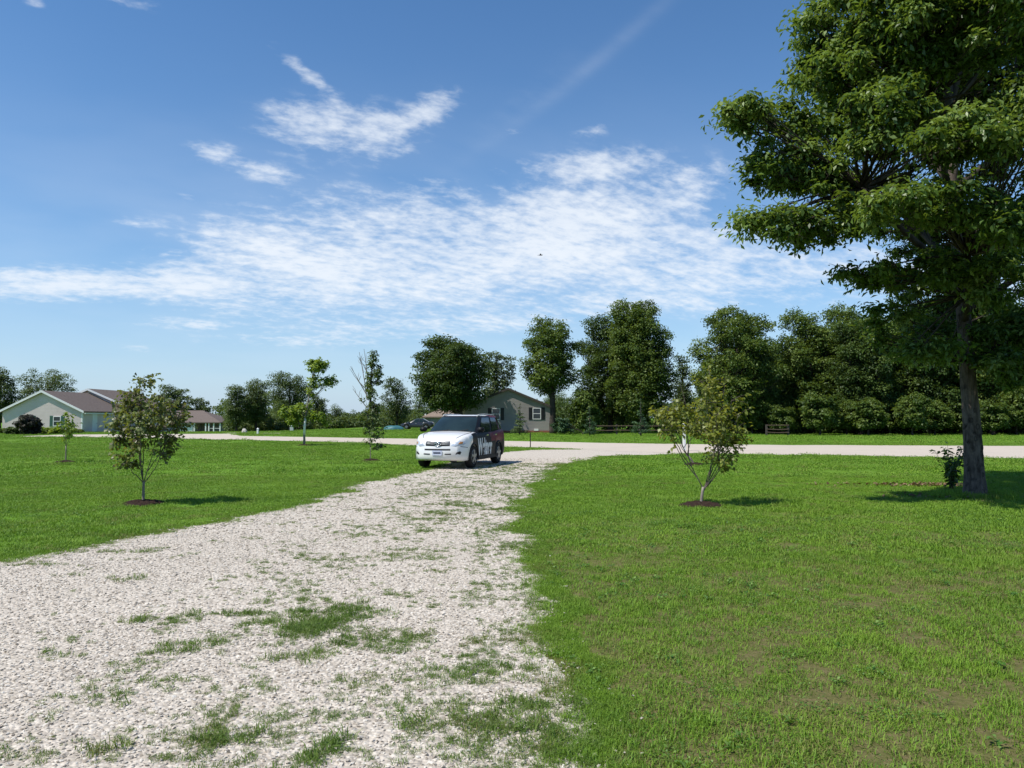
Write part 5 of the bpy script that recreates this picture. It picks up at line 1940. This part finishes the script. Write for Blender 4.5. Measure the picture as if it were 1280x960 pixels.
sedan = dict(nose=2.2, tail=-2.25, hw=.86, fa=1.35, ra=-1.3, wr=.32, paint=m_navy, side=m_navy, rear=m_navy, rear_x=-9, belt=.92, wrap=False,
             top_x=[-2.25, -2.1, -1.6, -1.0, .8, 1.2, 1.7, 2.05, 2.2], top_z=[.82, .98, 1.0, .95, .92, .92, .84, .76, .66],
             levels=[(.90, 1.15, -1.75, .80), (1.10, .78, -1.45, .73), (1.30, .36, -1.08, .65), (1.38, .16, -.92, .60), (1.41, .05, -.85, .57)])
Yd = 103
p = at(522, 522, Yd)
build_car('dark_sedan', (p.x, Yd, 0.02), R(176), 'dark low sedan parked near the teal covered heap', 'car', sedan)

# ------------------------------------------------------------------ small things
# teal covered heap
p = at(492, 522, 100)
rg = np.random.default_rng(5)
V, Fc = [], []
n, m = 26, 8
for i in range(m + 1):
    f = i / m
    for k_ in range(n):
        th = 2 * math.pi * k_ / n
        rr = math.sin(f * math.pi / 2) if i else 0.001
        z = .55 * (math.cos(f * math.pi / 2)) ** .8 + rg.uniform(-.03, .03) * (0 < i < m) + .08 * math.sin(th * 3) * math.sin(f * 3.1)
        V.append((1.35 * rr * math.cos(th) * (1 + .06 * math.sin(5 * th)), .8 * rr * math.sin(th) * (1 + .06 * math.cos(4 * th)), z - .02))
for i in range(m):
    for k_ in range(n):
        k2 = (k_ + 1) % n
        Fc.append((i * n + k_, i * n + k2, (i + 1) * n + k2, (i + 1) * n + k_))
ob = MB().add(V, Fc).build('covered_heap', m_tarp, smooth=True)
ob.location = (p.x, 100, 0)
tag(ob, 'low heap under a teal tarp left of the dark sedan', 'tarp heap')


def post(name, px, pbase, ptop, Y, wd, material, label, cat, cap=None):
    p = at(px, 522, Y)
    h = at(px, ptop, Y).z
    root = empty(name, (p.x, Y, 0), label, cat)
    MB().box(-wd / 2, wd / 2, -wd / 2, wd / 2, -.05, h).build('post', material, root, bevel=wd * .08)
    mb = MB()
    a = wd * .62
    mb.add([(-a, -a, h + .002), (a, -a, h + .002), (a, a, h + .002), (-a, a, h + .002), (0, 0, h + a * .9)], [(0, 3, 2, 1), (0, 1, 4), (1, 2, 4), (2, 3, 4), (3, 0, 4)])
    mb.build('cap', cap or material, root)
    return root


b = gnd(855, 563.5)
post('marker_post', 855, 563.5, 530, b.y, .13, m_white, 'white post at the near road edge behind the yellow green sapling', 'post')
b = gnd(663, 560)
post('stake', 663, 560, 541.5, b.y, .05, m_dkbark, 'thin dark stake at the road edge right of the car', 'stake')
post('short_post', 322.5, 543, 536, 73.5, .17, m_white, 'short white post at the edge of the side track', 'post')

# utility pedestal and pale rock at the left
p = at(365, 522, 96)
root = empty('utility_box', (p.x, 96, tz(p.x, 96)), 'small pale utility box under the far trees behind the lime young tree', 'utility box')
MB().box(-.22, .22, -.16, .16, -.03, .62).build('cabinet', m_steel, root, bevel=.02)
MB().box(-.27, .27, -.20, .20, .622, .70).build('lid', m_white, root, bevel=.02)
p = at(306, 522, 80)
bm = bmesh.new()
bmesh.ops.create_icosphere(bm, subdivisions=3, radius=1)
for v in bm.verts:
    q = 1 + (float(vnoise(v.co.x * 2 + 5, v.co.y * 2 + v.co.z * 3, 3)) - .5) * .5
    v.co = Vector((v.co.x * .28 * q, v.co.y * .25 * q, max(-.05, v.co.z * .30 * q + .12)))
me = bpy.data.meshes.new('pale_rock')
bm.to_mesh(me)
bm.free()
ob = link('pale_rock', me, m_rock, None, True)
ob.location = (p.x, 80, 0)
tag(ob, 'pale rock beside the side track left of the short white post', 'rock')


def rail_fence(name, x0, x1, Y, posts, rails, ph, label, ang=0.0):
    root = empty(name, (x0, Y, 0), label, 'fence', rz=ang)
    rg = np.random.default_rng(int(x0 * 10))
    L = x1 - x0
    for i in range(posts):
        xx = L * i / (posts - 1)
        h = ph * rg.uniform(.95, 1.06)
        MB().box(xx - .08, xx + .08, -.08, .08, -.05, h).build('post', m_greywood, root, bevel=.015)
    for z in rails:
        for i in range(posts - 1):
            a, b = L * i / (posts - 1), L * (i + 1) / (posts - 1)
            MB().tube([(a, -.10, z + rg.uniform(-.02, .02)), ((a + b) / 2, -.10, z + rg.uniform(-.03, .0)), (b, -.10, z + rg.uniform(-.02, .02))], .055, 6).build('rail', m_wood, root)
    return root


rail_fence('rail_fence', at(742, 522, 72).x, at(885, 522, 72).x, 72, 6, (.40, .82), .95, 'long low wooden rail fence in front of the dense trees')
rail_fence('rail_fence', at(958, 522, 67.5).x, at(985, 522, 67.5).x, 67.5, 2, (.28, .55, .92), .98, 'short brown rail fence section at the foot of the wood')

# bird
p = at(676, 319, 60)
root = empty('small_bird', p, 'tiny dark bird flying in front of the cloud bank', 'bird')
bb = MB()
bb.tube([(-.16, 0, 0), (-.10, 0, .01), (0, 0, .012), (.08, 0, .01), (.12, 0, .02), (.16, 0, .012)], [.012, .035, .045, .036, .028, .004], 8)
bb.prism([(-.14, -.02, 0), (-.26, -.05, 0), (-.26, .05, 0), (-.14, .02, 0)], (0, 0, .008))
bb.prism([(.05, -.02, .02), (-.04, -.02, .02), (-.08, -.18, .07), (-.06, -.30, .05), (0, -.18, .08)], (0, 0, .01))
bb.prism([(.05, .02, .02), (-.04, .02, .02), (-.08, .18, .07), (-.06, .30, .05), (0, .18, .08)], (0, 0, .01))
bo = bb.build('body', m_black, root)
